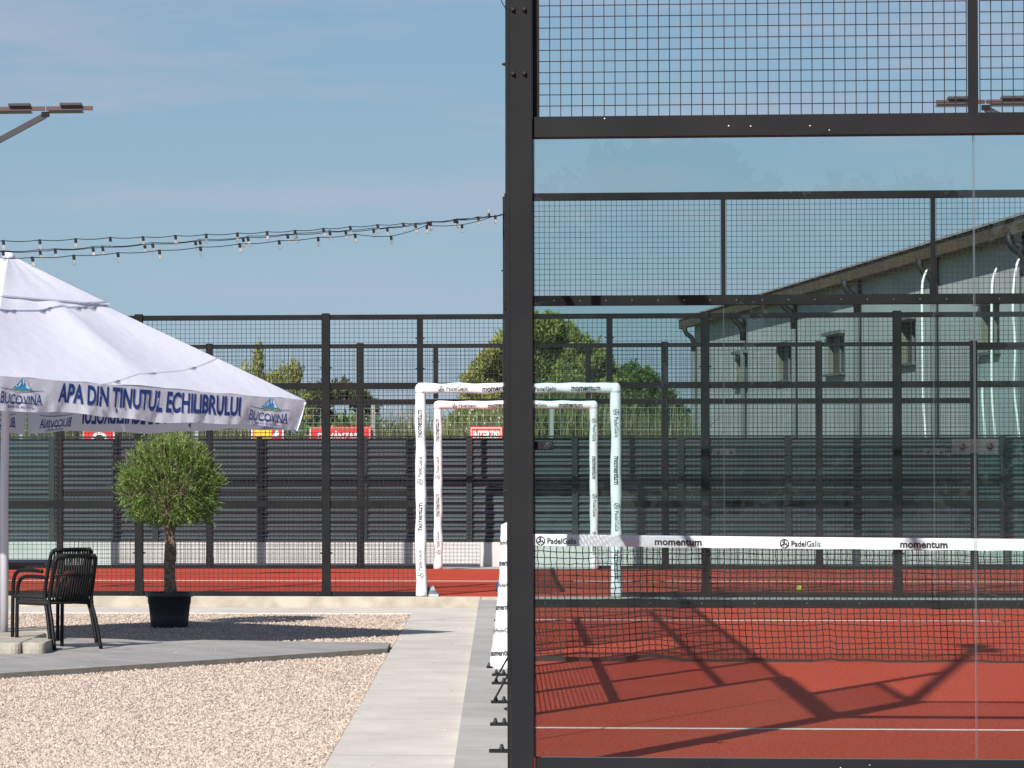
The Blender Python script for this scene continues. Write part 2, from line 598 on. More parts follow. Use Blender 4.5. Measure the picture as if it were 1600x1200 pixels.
def hex_logo(cx, cy, r):
    """the hexagonal PG mark: broken hexagon outline with inner strokes"""
    vs, fs = [], []

    def stroke(p, q, w):
        d = Vector((q[0] - p[0], q[1] - p[1])).normalized()
        n = Vector((-d.y, d.x)) * w / 2
        k = len(vs)
        vs.extend([(p[0] + n.x, p[1] + n.y), (p[0] - n.x, p[1] - n.y), (q[0] - n.x, q[1] - n.y), (q[0] + n.x, q[1] + n.y)])
        fs.append((k, k + 1, k + 2, k + 3))
    P = [(cx + r * math.sin(math.radians(60 * k)), cy + r * math.cos(math.radians(60 * k))) for k in range(6)]
    Q = [(cx + r * .45 * math.sin(math.radians(60 * k)), cy + r * .45 * math.cos(math.radians(60 * k))) for k in range(6)]
    w = r * 0.2
    for k in range(6):
        a, c = P[k], P[(k + 1) % 6]
        stroke((a[0] * .92 + c[0] * .08, a[1] * .92 + c[1] * .08), (a[0] * .08 + c[0] * .92, a[1] * .08 + c[1] * .92), w)
    for k in (0, 2, 4): stroke(P[k], (cx, cy), w * .9)
    stroke(Q[1], Q[2], w * .9)
    stroke(Q[3], Q[4], w * .9)
    stroke(Q[5], Q[0], w * .9)
    return vs, fs


def put(b, vf, fn, mi=0):
    vs, fs = vf
    b.add([fn(x, y) for x, y in vs], fs, mi)


def brand(par, kind, fn, s0, w, h):
    """one repeat of the print, centred at s0 along the strip; fn(s, t) -> point"""
    b = MB()
    if kind == 'mom':
        put(b, fit(TXT['mom'], w, h, s0, 0), fn)
    else:
        put(b, hex_logo(s0 - w * 0.40, 0, h * 0.62), fn)
        put(b, fit(TXT['pg'], w * 0.72, h * 0.80, s0 + w * 0.13, 0), fn)
    b.build('lettering', M['ink'], par)


# ------------------------------------------------------------------ ground
def struct(name, fn, m):
    o = one(fn, name, m)
    return tag(o, kind='structure')


Z0 = -0.15                                      # level of the gravel yard outside the courts
struct('ground', lambda b: b.add([(-400, -300, -0.2), (400, -300, -0.2), (400, 900, -0.2), (-400, 900, -0.2)], [(0, 1, 2, 3)]), M['grass'])
struct('gravel_yard', lambda b: b.box(-30, -1.062, -19.99, 21.95, -0.19, Z0), M['gravel'])
struct('path', lambda b: b.poly([(-1.06, -19.99), (-0.385, -19.99), (-0.385, 23.36), (-30, 23.36), (-30, 21.952), (-1.06, 21.952)], -0.19, Z0 + 0.012), M['path'])
struct('concrete_strip', lambda b: b.box(-0.383, -0.02, -19.99, 23.37, -0.19, -0.05), M['conc'])
struct('concrete_apron', lambda b: b.box(-0.018, 30, -1.3, -0.1, -0.19, -0.055), M['conc'])
struct('added_turf_behind', lambda b: b.box(-0.018, 30, -19.98, -1.302, -0.19, -0.06), M['turf'])  # unseen turf, added so the near glass mirrors red instead of pale concrete
struct('added_dark_ground', lambda b: b.box(-60, 60, -110, -20.0, -0.185, -0.145), M['dark_reflect'])  # unseen dark sheet added behind the camera to darken reflections in the glass
struct('court_floor', lambda b: b.box(-0.018, 10.05, -0.098, 20.06, -0.19, 0.0), M['turf'])
struct('concrete_gap', lambda b: b.box(-0.018, 30, 20.062, 23.37, -0.19, -0.022), M['conc'])
struct('court_floor_cross', lambda b: b.box(-10.1, 10.1, 23.52, 33.55, -0.19, -0.017), M['turf'])
struct('curb', lambda b: (b.bbox(-30, -0.36, 23.372, 23.517, -0.19, -0.020, 0.01), b.box(-0.358, 30, 23.372, 23.517, -0.19, -0.022)), M['curb'])
struct('yard_paving', lambda b: b.box(-30, 30, 33.555, 34.98, -0.19, -0.027), M['conc'])
for (x0, x1, y, z) in ((0.01, 9.99, 3.08, 0.004), (0.01, 9.99, 17.05, 0.004), (-9.95, 9.95, 28.5, -0.013)):
    struct('court_line', lambda b: b.box(x0, x1, y - 0.025, y + 0.025, z - 0.003, z), M['line'])
struct('court_line', lambda b: (b.box(4.975, 5.025, 3.11, 17.02, 0.001, 0.0045),), M['line'])

# paved terrace slab in the gravel
PAV = [(-1.08, 13.92), (-1.08, 14.9), (-4.0, 15.62), (-9.0, 16.85), (-9.0, 2.52), (-3.77, 10.03)]
pv = MB()
n_ = len(PAV)
pv.add([(x, y, -0.186) for x, y in PAV] + [(x, y, -0.105) for x, y in PAV], [tuple(range(n_ - 1, -1, -1))] + [(k, (k + 1) % n_, (k + 1) % n_ + n_, k + n_) for k in range(n_)][::1], 1)
pv.add([(x, y, -0.105) for x, y in PAV], [tuple(range(n_ - 1, -1, -1))], 0)
tag(pv.build('terrace_paving', [M['paver'], M['paver_edge']]), kind='structure')


# loose gravel on top (nobody could count it)
def inside(px, py, poly):
    c = np.zeros(len(px), bool)
    n = len(poly)
    for i in range(n):
        x1, y1 = poly[i]
        x2, y2 = poly[(i + 1) % n]
        k = ((y1 > py) != (y2 > py)) & (px < (x2 - x1) * (py - y1) / (y2 - y1 + 1e-12) + x1)
        c ^= k
    return c


def scatter_stones():
    n = 90000
    d = 19.0 + NR.random(n) ** 1.15 * 21.5
    y = d - 18.03
    x = -1.07 - NR.random(n) * (0.1 + d * 0.135 - 1.0)
    keep = (~inside(x, y, PAV)) & (y < 21.9) & (x > -5.6)
    x, y = x[keep], y[keep]
    zg = np.full(len(x), Z0)
    # a few stones kicked on to the path and the terrace
    m = 190
    py = -1 + NR.random(m) * 22
    px = -1.06 + NR.random(m) ** 3.5 * 0.6
    m2 = 110
    ty = 10.5 + NR.random(m2) * 4.5
    tx = -1.2 - NR.random(m2) * 3.4
    k2 = inside(tx, ty, PAV)
    x = np.concatenate([x, px, tx[k2]])
    y = np.concatenate([y, py, ty[k2]])
    zg = np.concatenate([zg, np.full(m, Z0 + 0.013), np.full(int(k2.sum()), -0.104)])
    n = len(x)
    base = np.array([(1, 0, 0), (0, 1, 0), (-1, 0, 0), (0, -1, 0), (0, 0, 1), (0, 0, -1)], float)
    sz = (0.0045 + 0.0085 * NR.random(n) ** 1.8)
    sz[-(m + int(k2.sum())):] *= 0.6
    v = base[None] * sz[:, None, None] * (0.65 + 0.7 * NR.random((n, 6, 3)))
    v[:, :, 2] *= 0.85
    a = NR.random(n) * 6.28
    ca, sa = np.cos(a)[:, None], np.sin(a)[:, None]
    vx = v[:, :, 0] * ca - v[:, :, 1] * sa
    vy = v[:, :, 0] * sa + v[:, :, 1] * ca
    v = np.stack([vx + x[:, None], vy + y[:, None], v[:, :, 2] + zg[:, None] + (sz * 0.35)[:, None]], 2).reshape(-1, 3)
    v += (NR.random(v.shape) - .5) * 0.003
    f = np.array([(0, 1, 4), (1, 2, 4), (2, 3, 4), (3, 0, 4), (1, 0, 5), (2, 1, 5), (3, 2, 5), (0, 3, 5)])
    f = (f[None] + (np.arange(n) * 6)[:, None, None]).reshape(-1, 3)
    me = bpy.data.meshes.new("gravel")
    me.from_pydata(v.tolist(), [], f.tolist())
    me.materials.append(M['stone'])
    o = bpy.data.objects.new("gravel", me)
    C.objects.link(o)
    tag(o, 'loose pinkish beige gravel stones covering the yard', 'gravel', kind='stuff')


scatter_stones()


# ------------------------------------------------------------------ glass panes and clamps
def pane(b, x0, x1, y, z0, z1, th=0.012):
    """glass pane in the xz plane, its polished arris as a narrow border on the faces"""
    e = 0.0016
    for yy, fl in ((y - th / 2, False), (y + th / 2, True)):
        O = [(x0, yy, z0), (x1, yy, z0), (x1, yy, z1), (x0, yy, z1)]
        I = [(x0 + e, yy, z0 + e), (x1 - e, yy, z0 + e), (x1 - e, yy, z1 - e), (x0 + e, yy, z1 - e)]
        f = (0, 1, 2, 3)
        b.add(I, [f if not fl else f[::-1]], 0)
        for k in range(4):
            q = [O[k], O[(k + 1) % 4], I[(k + 1) % 4], I[k]]
            b.add(q, [f if not fl else f[::-1]], 1)
    b.add([(x0, y - th / 2, z0), (x0, y + th / 2, z0), (x0, y + th / 2, z1), (x0, y - th / 2, z1)], [(3, 2, 1, 0)], 1)
    b.add([(x1, y - th / 2, z0), (x1, y + th / 2, z0), (x1, y + th / 2, z1), (x1, y - th / 2, z1)], [(0, 1, 2, 3)], 1)


def swapxy(b):
    b.v = [(y, x, z) for x, y, z in b.v]
    b.f = [tuple(reversed(q)) for q in b.f]


def glass_end_wall(Y, label, xs=0.0, right=10.0, sgn=-1, far=False):
    t = thing('glass_wall', (0, Y, 0), label, 'glass wall')
    fm = M['frame_far'] if far else M['frame']
    one(lambda b: b.bbox(0.0, right, Y - 0.05, Y + 0.05, 2.925, 3.022, 0.003), 'top_beam', fm, t)
    one(lambda b: b.bbox(0.004, right, Y - 0.05, Y + 0.05, 0.0, 0.078, 0.003), 'bottom_rail', fm, t)
    for i in range(5):
        x0, x1 = i * 2.0 + (0.002 if i else 0.008), (i + 1) * 2.0 - 0.002
        one(lambda b: pane(b, x0, x1, Y, 0.079, 2.924), 'glass_pane', [M['glass'], M['edge']], t)
    one(lambda b: b.box(0.0, 0.006, Y - 0.02, Y + 0.02, 0.079, 2.924), 'rubber_gasket', M['rubber'], t)
    # wire panels above
    one(lambda b: b.bbox(0.0, right, Y - 0.02, Y + 0.02, 3.945, 4.02, 0.003), 'top_rail', fm, t)
    for i in range(5):
        x0 = i * 2.0 + 0.03
        one(lambda b: wires(b, (x0, Y - 0.012, 3.022), (1, 0, 0), (0, 1, 0), 1.94, 0.925), 'wire_mesh', M['wire'], t)
    one(lambda b: b.box(0.0, 0.032, Y - 0.02, Y + 0.02, 3.023, 3.944), 'mesh_post', fm, t)
    for i in range(1, 5):
        one(lambda b: b.box(i * 2 - 0.021, i * 2 + 0.021, Y - 0.02, Y + 0.02, 3.023, 3.944), 'mesh_post', fm, t)
    for i in range(1, 5):
        for z in (1.505,):
            cl = one(lambda b: b.bbox(i * 2 - 0.105, i * 2 + 0.102, Y - 0.022, Y - 0.010, z - 0.033, z + 0.033, 0.002), 'clamp_plate', [M['acrylic']], t)
            for dx in (-0.062, 0.062):
                one(lambda b: b.lathe([(0.014, 0), (0.014, -0.006), (0.008, -0.010)], (i * 2 + dx, Y - 0.0225, z), 12, 0, 'y'), 'bolt', M['rubber'], cl)
                one(lambda b: b.lathe([(0.019, 0), (0.019, -0.0015)], (i * 2 + dx, Y - 0.0222, z), 14, 0, 'y'), 'washer', M['bolt'], cl)
    k = one(lambda b: b.bbox(0.003, 0.092, Y - 0.022, Y - 0.012, 1.49, 1.53, 0.004), 'clamp_bracket', M['frame'], t)
    one(lambda b: b.lathe([(0.014, 0), (0.014, -0.006), (0.009, -0.009)], (0.068, Y - 0.0225, 1.51), 12, 0, 'y'), 'bolt', M['rubber'], k)
    one(lambda b: b.lathe([(0.018, 0), (0.018, -0.0015)], (0.068, Y - 0.0222, 1.51), 14, 0, 'y'), 'washer', M['bolt'], k)

    def specks(b):
        for _ in range(46):
            x = R.uniform(0.1, 9.9)
            z = R.choice([R.uniform(2.935, 3.012), R.uniform(0.01, 0.07)])
            b.box(x, x + R.uniform(.002, .006), Y - 0.0506, Y - 0.0500, z, z + R.uniform(.002, .005))
    if not far:
        one(specks, 'paint_chip', M['signwhite'], t)['kind'] = 'stuff'
    else:
        def rivets(b):
            for i in range(40):
                b.lathe([(0.008, 0), (0.005, -0.004)], (0.25 * i + 0.12, Y - 0.0502, 2.972), 8, 0, 'y')
                if i % 2: b.lathe([(0.008, 0), (0.005, -0.004)], (0.25 * i + 0.03, Y - 0.0502, 0.045), 8, 0, 'y')
        one(rivets, 'rivet', M['bright'], t)['kind'] = 'stuff'
    return t


# near wall and its corner post
glass_end_wall(0.0, 'tall near glass wall in a black frame with wire mesh above, in front of the white taped net')
glass_end_wall(20.0, 'farther glass wall in a black frame, across the red court behind the net', far=True)


def corner_post(Y, label, sgn=-1):
    t = thing('corner_post', (-0.06, Y, 0), label, 'post')
    b = MB()
    b.bbox(-0.107, -0.001, Y - 0.075, Y + 0.075, -0.05, 4.02, 0.004)
    b.build('post_tube', M['frame'], t)
    one(lambda b: b.box(-0.1235, -0.1075, Y - 0.03, Y + 0.07, -0.05, 3.99), 'side_flange', M['frame'], t)
    for z in (3.515, 3.22):
        for x in (-0.09, -0.038):
            one(lambda b: hexbolt(b, (x, Y - 0.0755, z), 'y', 0.012, -0.014), 'bolt', M['rubber'], t)
    for z in (3.27, 1.3, 0.3):
        one(lambda b: hexbolt(b, (-0.124, Y, z), 'x', 0.009, -0.010), 'bolt', M['rubber'], t)
    one(lambda b: b.bbox(-0.21, 0.0, Y - 0.09, Y + 0.076, -0.062, -0.049, 0.003), 'base_plate', M['frame'], t)
    return t


corner_post(0.0, 'thick black steel corner post dividing the picture, nearest of all posts')
corner_post(20.0, 'black steel corner post at the far left end of the first court')
cb = MB()
cb.tube([(-0.118, -0.03, 3.52 - 0.0), (-0.135, -0.035, 3.545), (-0.155, -0.03, 3.60), (-0.160, -0.02, 3.68), (-0.15, -0.02, 3.76), (-0.125, -0.02, 3.82)], 0.0022, 6)
tag(cb.build('cable', M['socket'], None, True), 'thin black cable looping off the top of the nearest corner post', 'cable')


# ------------------------------------------------------------------ side fence of the first court (runs away from the camera)
def side_fence():
    X = -0.06
    t = thing('court_fence', (X, 10, 0), 'black steel side fence of the first court seen edge on behind the corner post', 'fence')
    posts = [2, 4, 6, 8, 9, 11, 12, 14, 16, 18]
    for y in posts:
        top = 4.9 if y in (2, 18) else 3.0
        glz = y in (2, 18)
        p = one(lambda b: b.bbox(X - 0.03, X + 0.03, y - 0.045, y + 0.045, 3.0005 if glz else -0.05, top, 0.003), 'post', M['frame'], t)
        one(lambda b: b.bbox(-0.215, X + 0.03, y - 0.05, y + 0.05, -0.0505, -0.036, 0.003), 'base_plate', M['frame'], p)
        for dx in (-0.115, -0.055 - 0.06 + 0.02):
            pass
        for x in ((-0.150,) if glz else (-0.185, -0.135)):
            one(lambda b: b.lathe([(0.013, 0), (0.013, 0.010), (0.009, 0.016), (0.009, 0.024), (0.004, 0.028)], (x, y, -0.036), 8, 0, 'z'), 'bolt', M['bolt'], p)
        if y in (6, 8, 12, 14):
            one(lambda b: b.tube([(-0.195, y - 0.03, -0.03), (X - 0.03, y - 0.03, 0.16)], 0.007, 6), 'brace', M['frame'], p)
        for z in ((3.3, 3.7) if glz else (0.45, 1.35, 2.4)):
            one(lambda b: hexbolt(b, (X - 0.03, y, z), 'x', 0.010, -0.014), 'bolt', M['frame'], p)
    def rail(y0, y1, z0, z1, n='rail'):
        one(lambda b: b.bbox(X - 0.02, X + 0.02, y0, y1, z0, z1, 0.002), n, M['frame'], t)
    rail(4.046, 15.954, 2.94, 2.99)
    rail(4.046, 15.954, 2.19, 2.25)
    for a, c in ((4, 6), (6, 8), (8, 9), (11, 12), (12, 14), (14, 16)):
        rail(a + 0.046, c - 0.046, 0.955, 1.02)
        rail(a + 0.046, c - 0.046, 0.0, 0.05)
        one(lambda b: wires(b, (X - 0.01, a + 0.05, 0.05), (0, 1, 0), (1, 0, 0), c - a - 0.1, 2.14), 'wire_mesh', M['wire'], t)
    for a, c in ((4, 6), (6, 8), (8, 9), (9, 11), (11, 12), (12, 14), (14, 16)):
        one(lambda b: wires(b, (X - 0.01, a + 0.05, 2.25), (0, 1, 0), (1, 0, 0), c - a - 0.1, 0.69), 'wire_mesh', M['wire'], t)
    for y0, y1, ym in ((0.08, 3.954, 2), (16.046, 19.92, 18)):
        one(lambda b: b.bbox(X - 0.05, X + 0.05, y0, y1, 2.885, 3.0, 0.003), 'beam', M['frame'], t)
        rail(y0, y1, 0.0, 0.05)
        ya, yb = (y0, ym - 0.046) if ym == 2 else (ym + 0.046, y1)
        rail(ya, yb, 3.90, 3.97)
        one(lambda b: wires(b, (X - 0.01, ya, 3.0), (0, 1, 0), (1, 0, 0), yb - ya, 0.9), 'wire_mesh', M['wire'], t)
        for pa, pb in ((y0, ym - 0.002), (ym + 0.002, y1)):
            b = MB()
            pane(b, pa, pb, X, 0.051, 2.884)
            swapxy(b)
            b.build('glass_pane', [M['glass'], M['edge']], t)


side_fence()


# ------------------------------------------------------------------ floodlights on raking arms
def floodlight(base, tip, along, label, group='court floodlights on raking arms'):
    base, tip, along = Vector(base), Vector(tip), Vector(along)
    t = thing('floodlight', base, label, 'floodlight', group)
    one(lambda b: b.bar(base, tip, 0.075, 0.075), 'arm', M['lamparm'], t)
    one(lambda b: b.bar(tip + Vector((0, 0, -0.02)), tip + Vector((0, 0, 0.045)), 0.10, 0.10), 'joint', M['frame'], t)
    c = tip + Vector((0, 0, 0.09))
    for s in (-1, 1):
        one(lambda b: b.bar(c + along * 0.012 * s, c + along * 0.635 * s, 0.075, 0.052), 'lamp_bar', M['lampbar'], t)
        m_ = c + along * 0.345 * s
        h = MB()
        h.bar(m_ - along * 0.145 + Vector((0, 0, 0.048)), m_ + along * 0.145 + Vector((0, 0, 0.048)), 0.20, 0.030)
        for k in range(9):
            q = m_ + along * (-0.13 + 0.0325 * k) + Vector((0, 0, 0.066))
            h.bar(q - along * 0.004, q + along * 0.004, 0.19, 0.012)
        ho = h.build('lamp_housing', M['lamparm'], t)
        one(lambda b: b.bar(m_ - along * 0.29 + Vector((0, 0, -0.045)), m_ + along * 0.16 * 1 + Vector((0, 0, -0.045)), 0.22, 0.026), 'lamp_lens', M['lens'], t)
        ax = along
        one(lambda b: b.bar(m_ - ax * 0.035 + Vector((0, -0.1 if abs(ax.x) > .5 else 0, 0.052)) + Vector((-0.1 if abs(ax.y) > .5 else 0, -0.001, 0)),
                            m_ + ax * 0.035 + Vector((0, -0.1 if abs(ax.x) > .5 else 0, 0.052)) + Vector((-0.1 if abs(ax.y) > .5 else 0, -0.001, 0)), 0.003, 0.012), 'maker_plate', M['bolt'], ho)


floodlight((-0.06, 0.1, 4.0), (-0.06, 3.87, 5.90), (0, 1, 0), 'twin lamp floodlight rising from the nearest corner post, above the top of the picture')
floodlight((-0.06, 19.9, 4.0), (-0.06, 16.13, 5.90), (0, 1, 0), 'twin lamp floodlight rising from the far corner post of the first court')
floodlight((-10.0, 33.6, 4.02), (-6.19, 33.6, 6.03), (1, 0, 0), 'twin lamp floodlight against open sky above the white parasol')
floodlight((10.0, 33.6, 4.02), (6.17, 33.6, 6.00), (1, 0, 0), 'twin lamp floodlight seen through the wire mesh above the near glass wall')
floodlight((-10.0, 23.45, 4.02), (-6.19, 23.45, 6.03), (1, 0, 0), 'twin lamp floodlight over the near left corner of the second court')
floodlight((10.0, 23.45, 4.02), (6.17, 23.45, 6.00), (1, 0, 0), 'twin lamp floodlight over the near right corner of the second court')


# ------------------------------------------------------------------ second court: long fences parallel to the picture
def long_fence(Y, z0, label, hgt):
    t = thing('court_fence', (0, Y, z0), label, 'fence', 'long black mesh fences of the second court')
    fm = M['frame_far']
    T, Mi, Lo = hgt
    for x in (-8, -6, -4, -2, 2, 4, 6, 8):
        hw = 0.044
        yb = 0.04
        p = one(lambda b: b.bbox(x - hw, x + hw, Y - yb, Y + yb, z0, T + 0.015, 0.004), 'post', fm, t)
        if abs(x) <= 6:
            pl = one(lambda b: b.bbox(x - 0.10, x + 0.10, Y - 0.06, Y + 0.05, z0 + 0.001, z0 + 0.014, 0.003), 'base_plate', fm, p)
            one(lambda b: b.box(x - hw - 0.004, x + hw + 0.004, Y - yb - 0.005, Y + yb + 0.004, z0 + 0.015, z0 + 0.16), 'sleeve', fm, p)
            for dx in (-0.085, 0.085):
                one(lambda b: hexbolt(b, (x + dx, Y - 0.02, z0 + 0.014), 'z', 0.012, 0.014), 'bolt', M['bolt'], p)
            for z in (0.44, 1.36, 2.41):
                for s in (-1, 1):
                    one(lambda b: hexbolt(b, (x + s * hw, Y, z), 'x', 0.010, 0.016 * s), 'bolt', M['bolt'], p)
    for s in (-1, 1):
        p = one(lambda b: b.box(s * 1.0 - 0.03, s * 1.0 + 0.03, Y - 0.025, Y + 0.025, Mi + 0.04, T - 0.0555), 'mesh_post', fm, t)
        for z in (2.40, 2.72):
            for q in (-1, 1):
                one(lambda b: hexbolt(b, (s * 1.0 + q * 0.03, Y, z), 'x', 0.009, 0.014 * q), 'bolt', M['bolt'], p)
    bays = [(-6, -4), (-4, -2), (-2, -1), (-1, 1), (1, 2), (2, 4), (4, 6)]
    for a, c in bays:
        xa = a + (0.045 if abs(a) != 1 else 0.031)
        xc = c - (0.045 if abs(c) != 1 else 0.031)
        if (a, c) == (-2, -1) or (a, c) == (-1, 1) or (a, c) == (1, 2):
            pass
        one(lambda b: wires(b, (xa, Y - 0.008, Mi + 0.03), (1, 0, 0), (0, 1, 0), xc - xa, T - Mi - 0.08), 'wire_mesh', M['wire'], t)
        if (a, c) != (-1, 1):
            one(lambda b: wires(b, (xa, Y - 0.008, z0 + 0.05), (1, 0, 0), (0, 1, 0), xc - xa, Mi - 0.05 - z0), 'wire_mesh', M['wire'], t)
            one(lambda b: b.bbox(xa, xc, Y - 0.018, Y + 0.018, Lo - 0.036, Lo + 0.036, 0.002), 'rail', fm, t)
            one(lambda b: b.bbox(xa, xc, Y - 0.018, Y + 0.018, z0 + 0.002, z0 + 0.05, 0.002), 'rail', fm, t)
    for a, c in ((-6, -4), (-4, -2), (-2, 2), (2, 4), (4, 6)):
        one(lambda b: b.bbox(a + .0445, c - .0445, Y - 0.020, Y + 0.020, Mi - 0.035, Mi + 0.035, 0.002), 'rail', fm, t)
        one(lambda b: b.bbox(a + .0445, c - .0445, Y - 0.022, Y + 0.022, T - 0.055, T, 0.002), 'rail', fm, t)
    # glazed end bays
    for s in (-1, 1):
        for a, c, h in ((6, 8, 2.85), (8, 10, 2.85)):
            xa, xc = sorted((s * a, s * c))
            xa += .0445
            xc -= .0445
            one(lambda b: b.bbox(xa, xc, Y - 0.03, Y + 0.03, h, h + 0.095, 0.003), 'rail', fm, t)
            one(lambda b: b.bbox(xa, xc, Y - 0.03, Y + 0.03, z0 + 0.002, z0 + 0.07, 0.003), 'rail', fm, t)
            one(lambda b: pane(b, xa, xc, Y, z0 + 0.071, h - 0.001), 'glass_pane', [M['glass'], M['edge']], t)
            if a == 8:
                one(lambda b: b.bbox(xa, xc, Y - 0.02, Y + 0.02, 3.95, 4.01, 0.003), 'rail', fm, t)
                one(lambda b: wires(b, (xa, Y - 0.008, h + 0.1), (1, 0, 0), (0, 1, 0), xc - xa, 0.98), 'wire_mesh', M['wire'], t)
        one(lambda b: b.bbox(s * 10 - .044, s * 10 + .044, Y - .04, Y + .04, z0, 4.02, .004), 'post', fm, t)
    return t


long_fence(23.465, -0.020, 'nearer tall black mesh fence of the second court, along the beige kerb', (2.975, 2.215, 0.963))
long_fence(33.6, -0.022, 'farther tall black mesh fence of the second court, in front of the pale plinth', (2.955, 2.19, 0.98))


# padded gate frames
def wob(seed, amp):
    ph = [(R.uniform(0, 6.28), R.uniform(3, 9)) for _ in range(4)]
    return lambda s: amp * sum(math.sin(s * f + p) for p, f in ph) / 2


def gate_frame(Y, z0, xl, xr, zt, r, label):
    t = thing('padded_gate_frame', ((xl + xr) / 2, Y, z0), label, 'gate padding', 'white padded gate frames')
    Yc = Y - 0.005
    H = zt - z0

    def tubeprint(nm, P, axis_len, kinds, reverse=False, start=0.0, pitch=0.495, off=0.0):
        pass
    # uprights
    for side, x in ((-1, xl), (1, xr)):
        w1, w2, w3 = wob(0, 0.0035), wob(1, 0.0035), wob(2, 0.004)

        def cen(z): return x + w1(z * 1.6)
        def rad(z): return r + w2(z * 2.1) + (0.0 if 0.12 < z else 0.003)
        b = MB()
        nn = 44
        rings = []
        for i in range(nn + 1):
            z = z0 + 0.004 + (H - 2 * r * 0.95 - 0.004) * i / nn
            rings.append((cen(z), z, rad(z)))
        n = 20
        vs = [(c + rr * math.cos(2 * math.pi * k / n), Yc + rr * math.sin(2 * math.pi * k / n), z) for c, z, rr in rings for k in range(n)]
        fs = [(i * n + k, i * n + (k + 1) % n, (i + 1) * n + (k + 1) % n, (i + 1) * n + k) for i in range(nn) for k in range(n)]
        fs.append(tuple(range(n - 1, -1, -1)))
        b.add(vs, fs)
        # shoulder that closes into the top roll
        b.lathe([(rad(rings[-1][1]), 0), (r * 1.02, r * 0.5), (r * 0.98, r * 1.1), (r * 0.75, r * 1.6), (r * 0.4, r * 1.86), (0.002, r * 1.92)], (cen(rings[-1][1]), Yc, rings[-1][1] - 0.002), 20)
        up = b.build('upright_padding', M['white'], t, True)
        pass

        def fn(s, q):                      # s along the column, q across it
            if side < 0:
                z = s
                a = q / r
            else:
                z = s
                a = q / r
            rr = rad(z) + 0.003
            return (cen(z) + rr * math.sin(a) + 0.0, Yc - rr * math.cos(a), z)
        zz = z0 + 0.345
        k = 0
        while zz < z0 + H - 0.2:
            if side < 0:
                # reads upward: text x -> +z, text y -> -x
                brand(up, ('pg', 'mom')[k % 2], lambda s, q, zc=zz: fn(zc + s, -q - 0.010), 0, 0.30, 0.052)
            else:
                brand(up, ('mom', 'pg')[k % 2], lambda s, q, zc=zz: fn(zc - s, q + 0.004), 0, 0.30, 0.052)
            zz += 0.495
            k += 1
        one(lambda b: b.lathe([(0.012, 0), (0.012, 0.01), (0.006, 0.016)], (x + 0.01, Yc - r * 0.75, z0 + 0.02), 6), 'bolt', M['rubber'], t)
    # top roll
    w1, w2 = wob(3, 0.0045), wob(4, 0.003)
    zc = zt - r
    b = MB()
    path, rs = [], []
    for i in range(45):
        x = xl + (xr - xl) * i / 44
        path.append((x, Yc, zc + w1(x * 2)))
        rs.append(r * 0.97 + w2(x * 2.4))
    n = 20
    vs = []
    for (px, py, pz), rr in zip(path, rs):
        for k in range(n):
            a = 2 * math.pi * k / n
            vs.append((px, py + rr * math.cos(a), pz + rr * math.sin(a)))
    fs = [(i * n + k, (i + 1) * n + k, (i + 1) * n + (k + 1) % n, i * n + (k + 1) % n) for i in range(44) for k in range(n)]
    b.add(vs, fs)
    top = b.build('crossbar_padding', M['white'], t, True)
    pass

    def fx(s, q):
        i = min(43, max(0, int((s - xl) / (xr - xl) * 44)))
        a = q / r - 0.10
        rr = rs[i] + 0.004
        return (s, Yc - rr * math.cos(a), path[i][2] + rr * math.sin(a))
    x = xl + 0.345
    k = 0
    while x < xr - 0.2:
        brand(top, ('pg', 'mom')[k % 2], lambda s, q, xc=x: fx(xc + s, q), 0, 0.31, 0.052)
        x += 0.465
        k += 1


gate_frame(23.438, -0.020, -0.995, 1.062, 2.245, 0.056, 'white padded gate frame with black lettering, the larger and nearer of the two')
gate_frame(33.50, -0.018, -0.972, 1.068, 2.20, 0.055, 'white padded gate frame with black lettering, the smaller one seen through the larger')


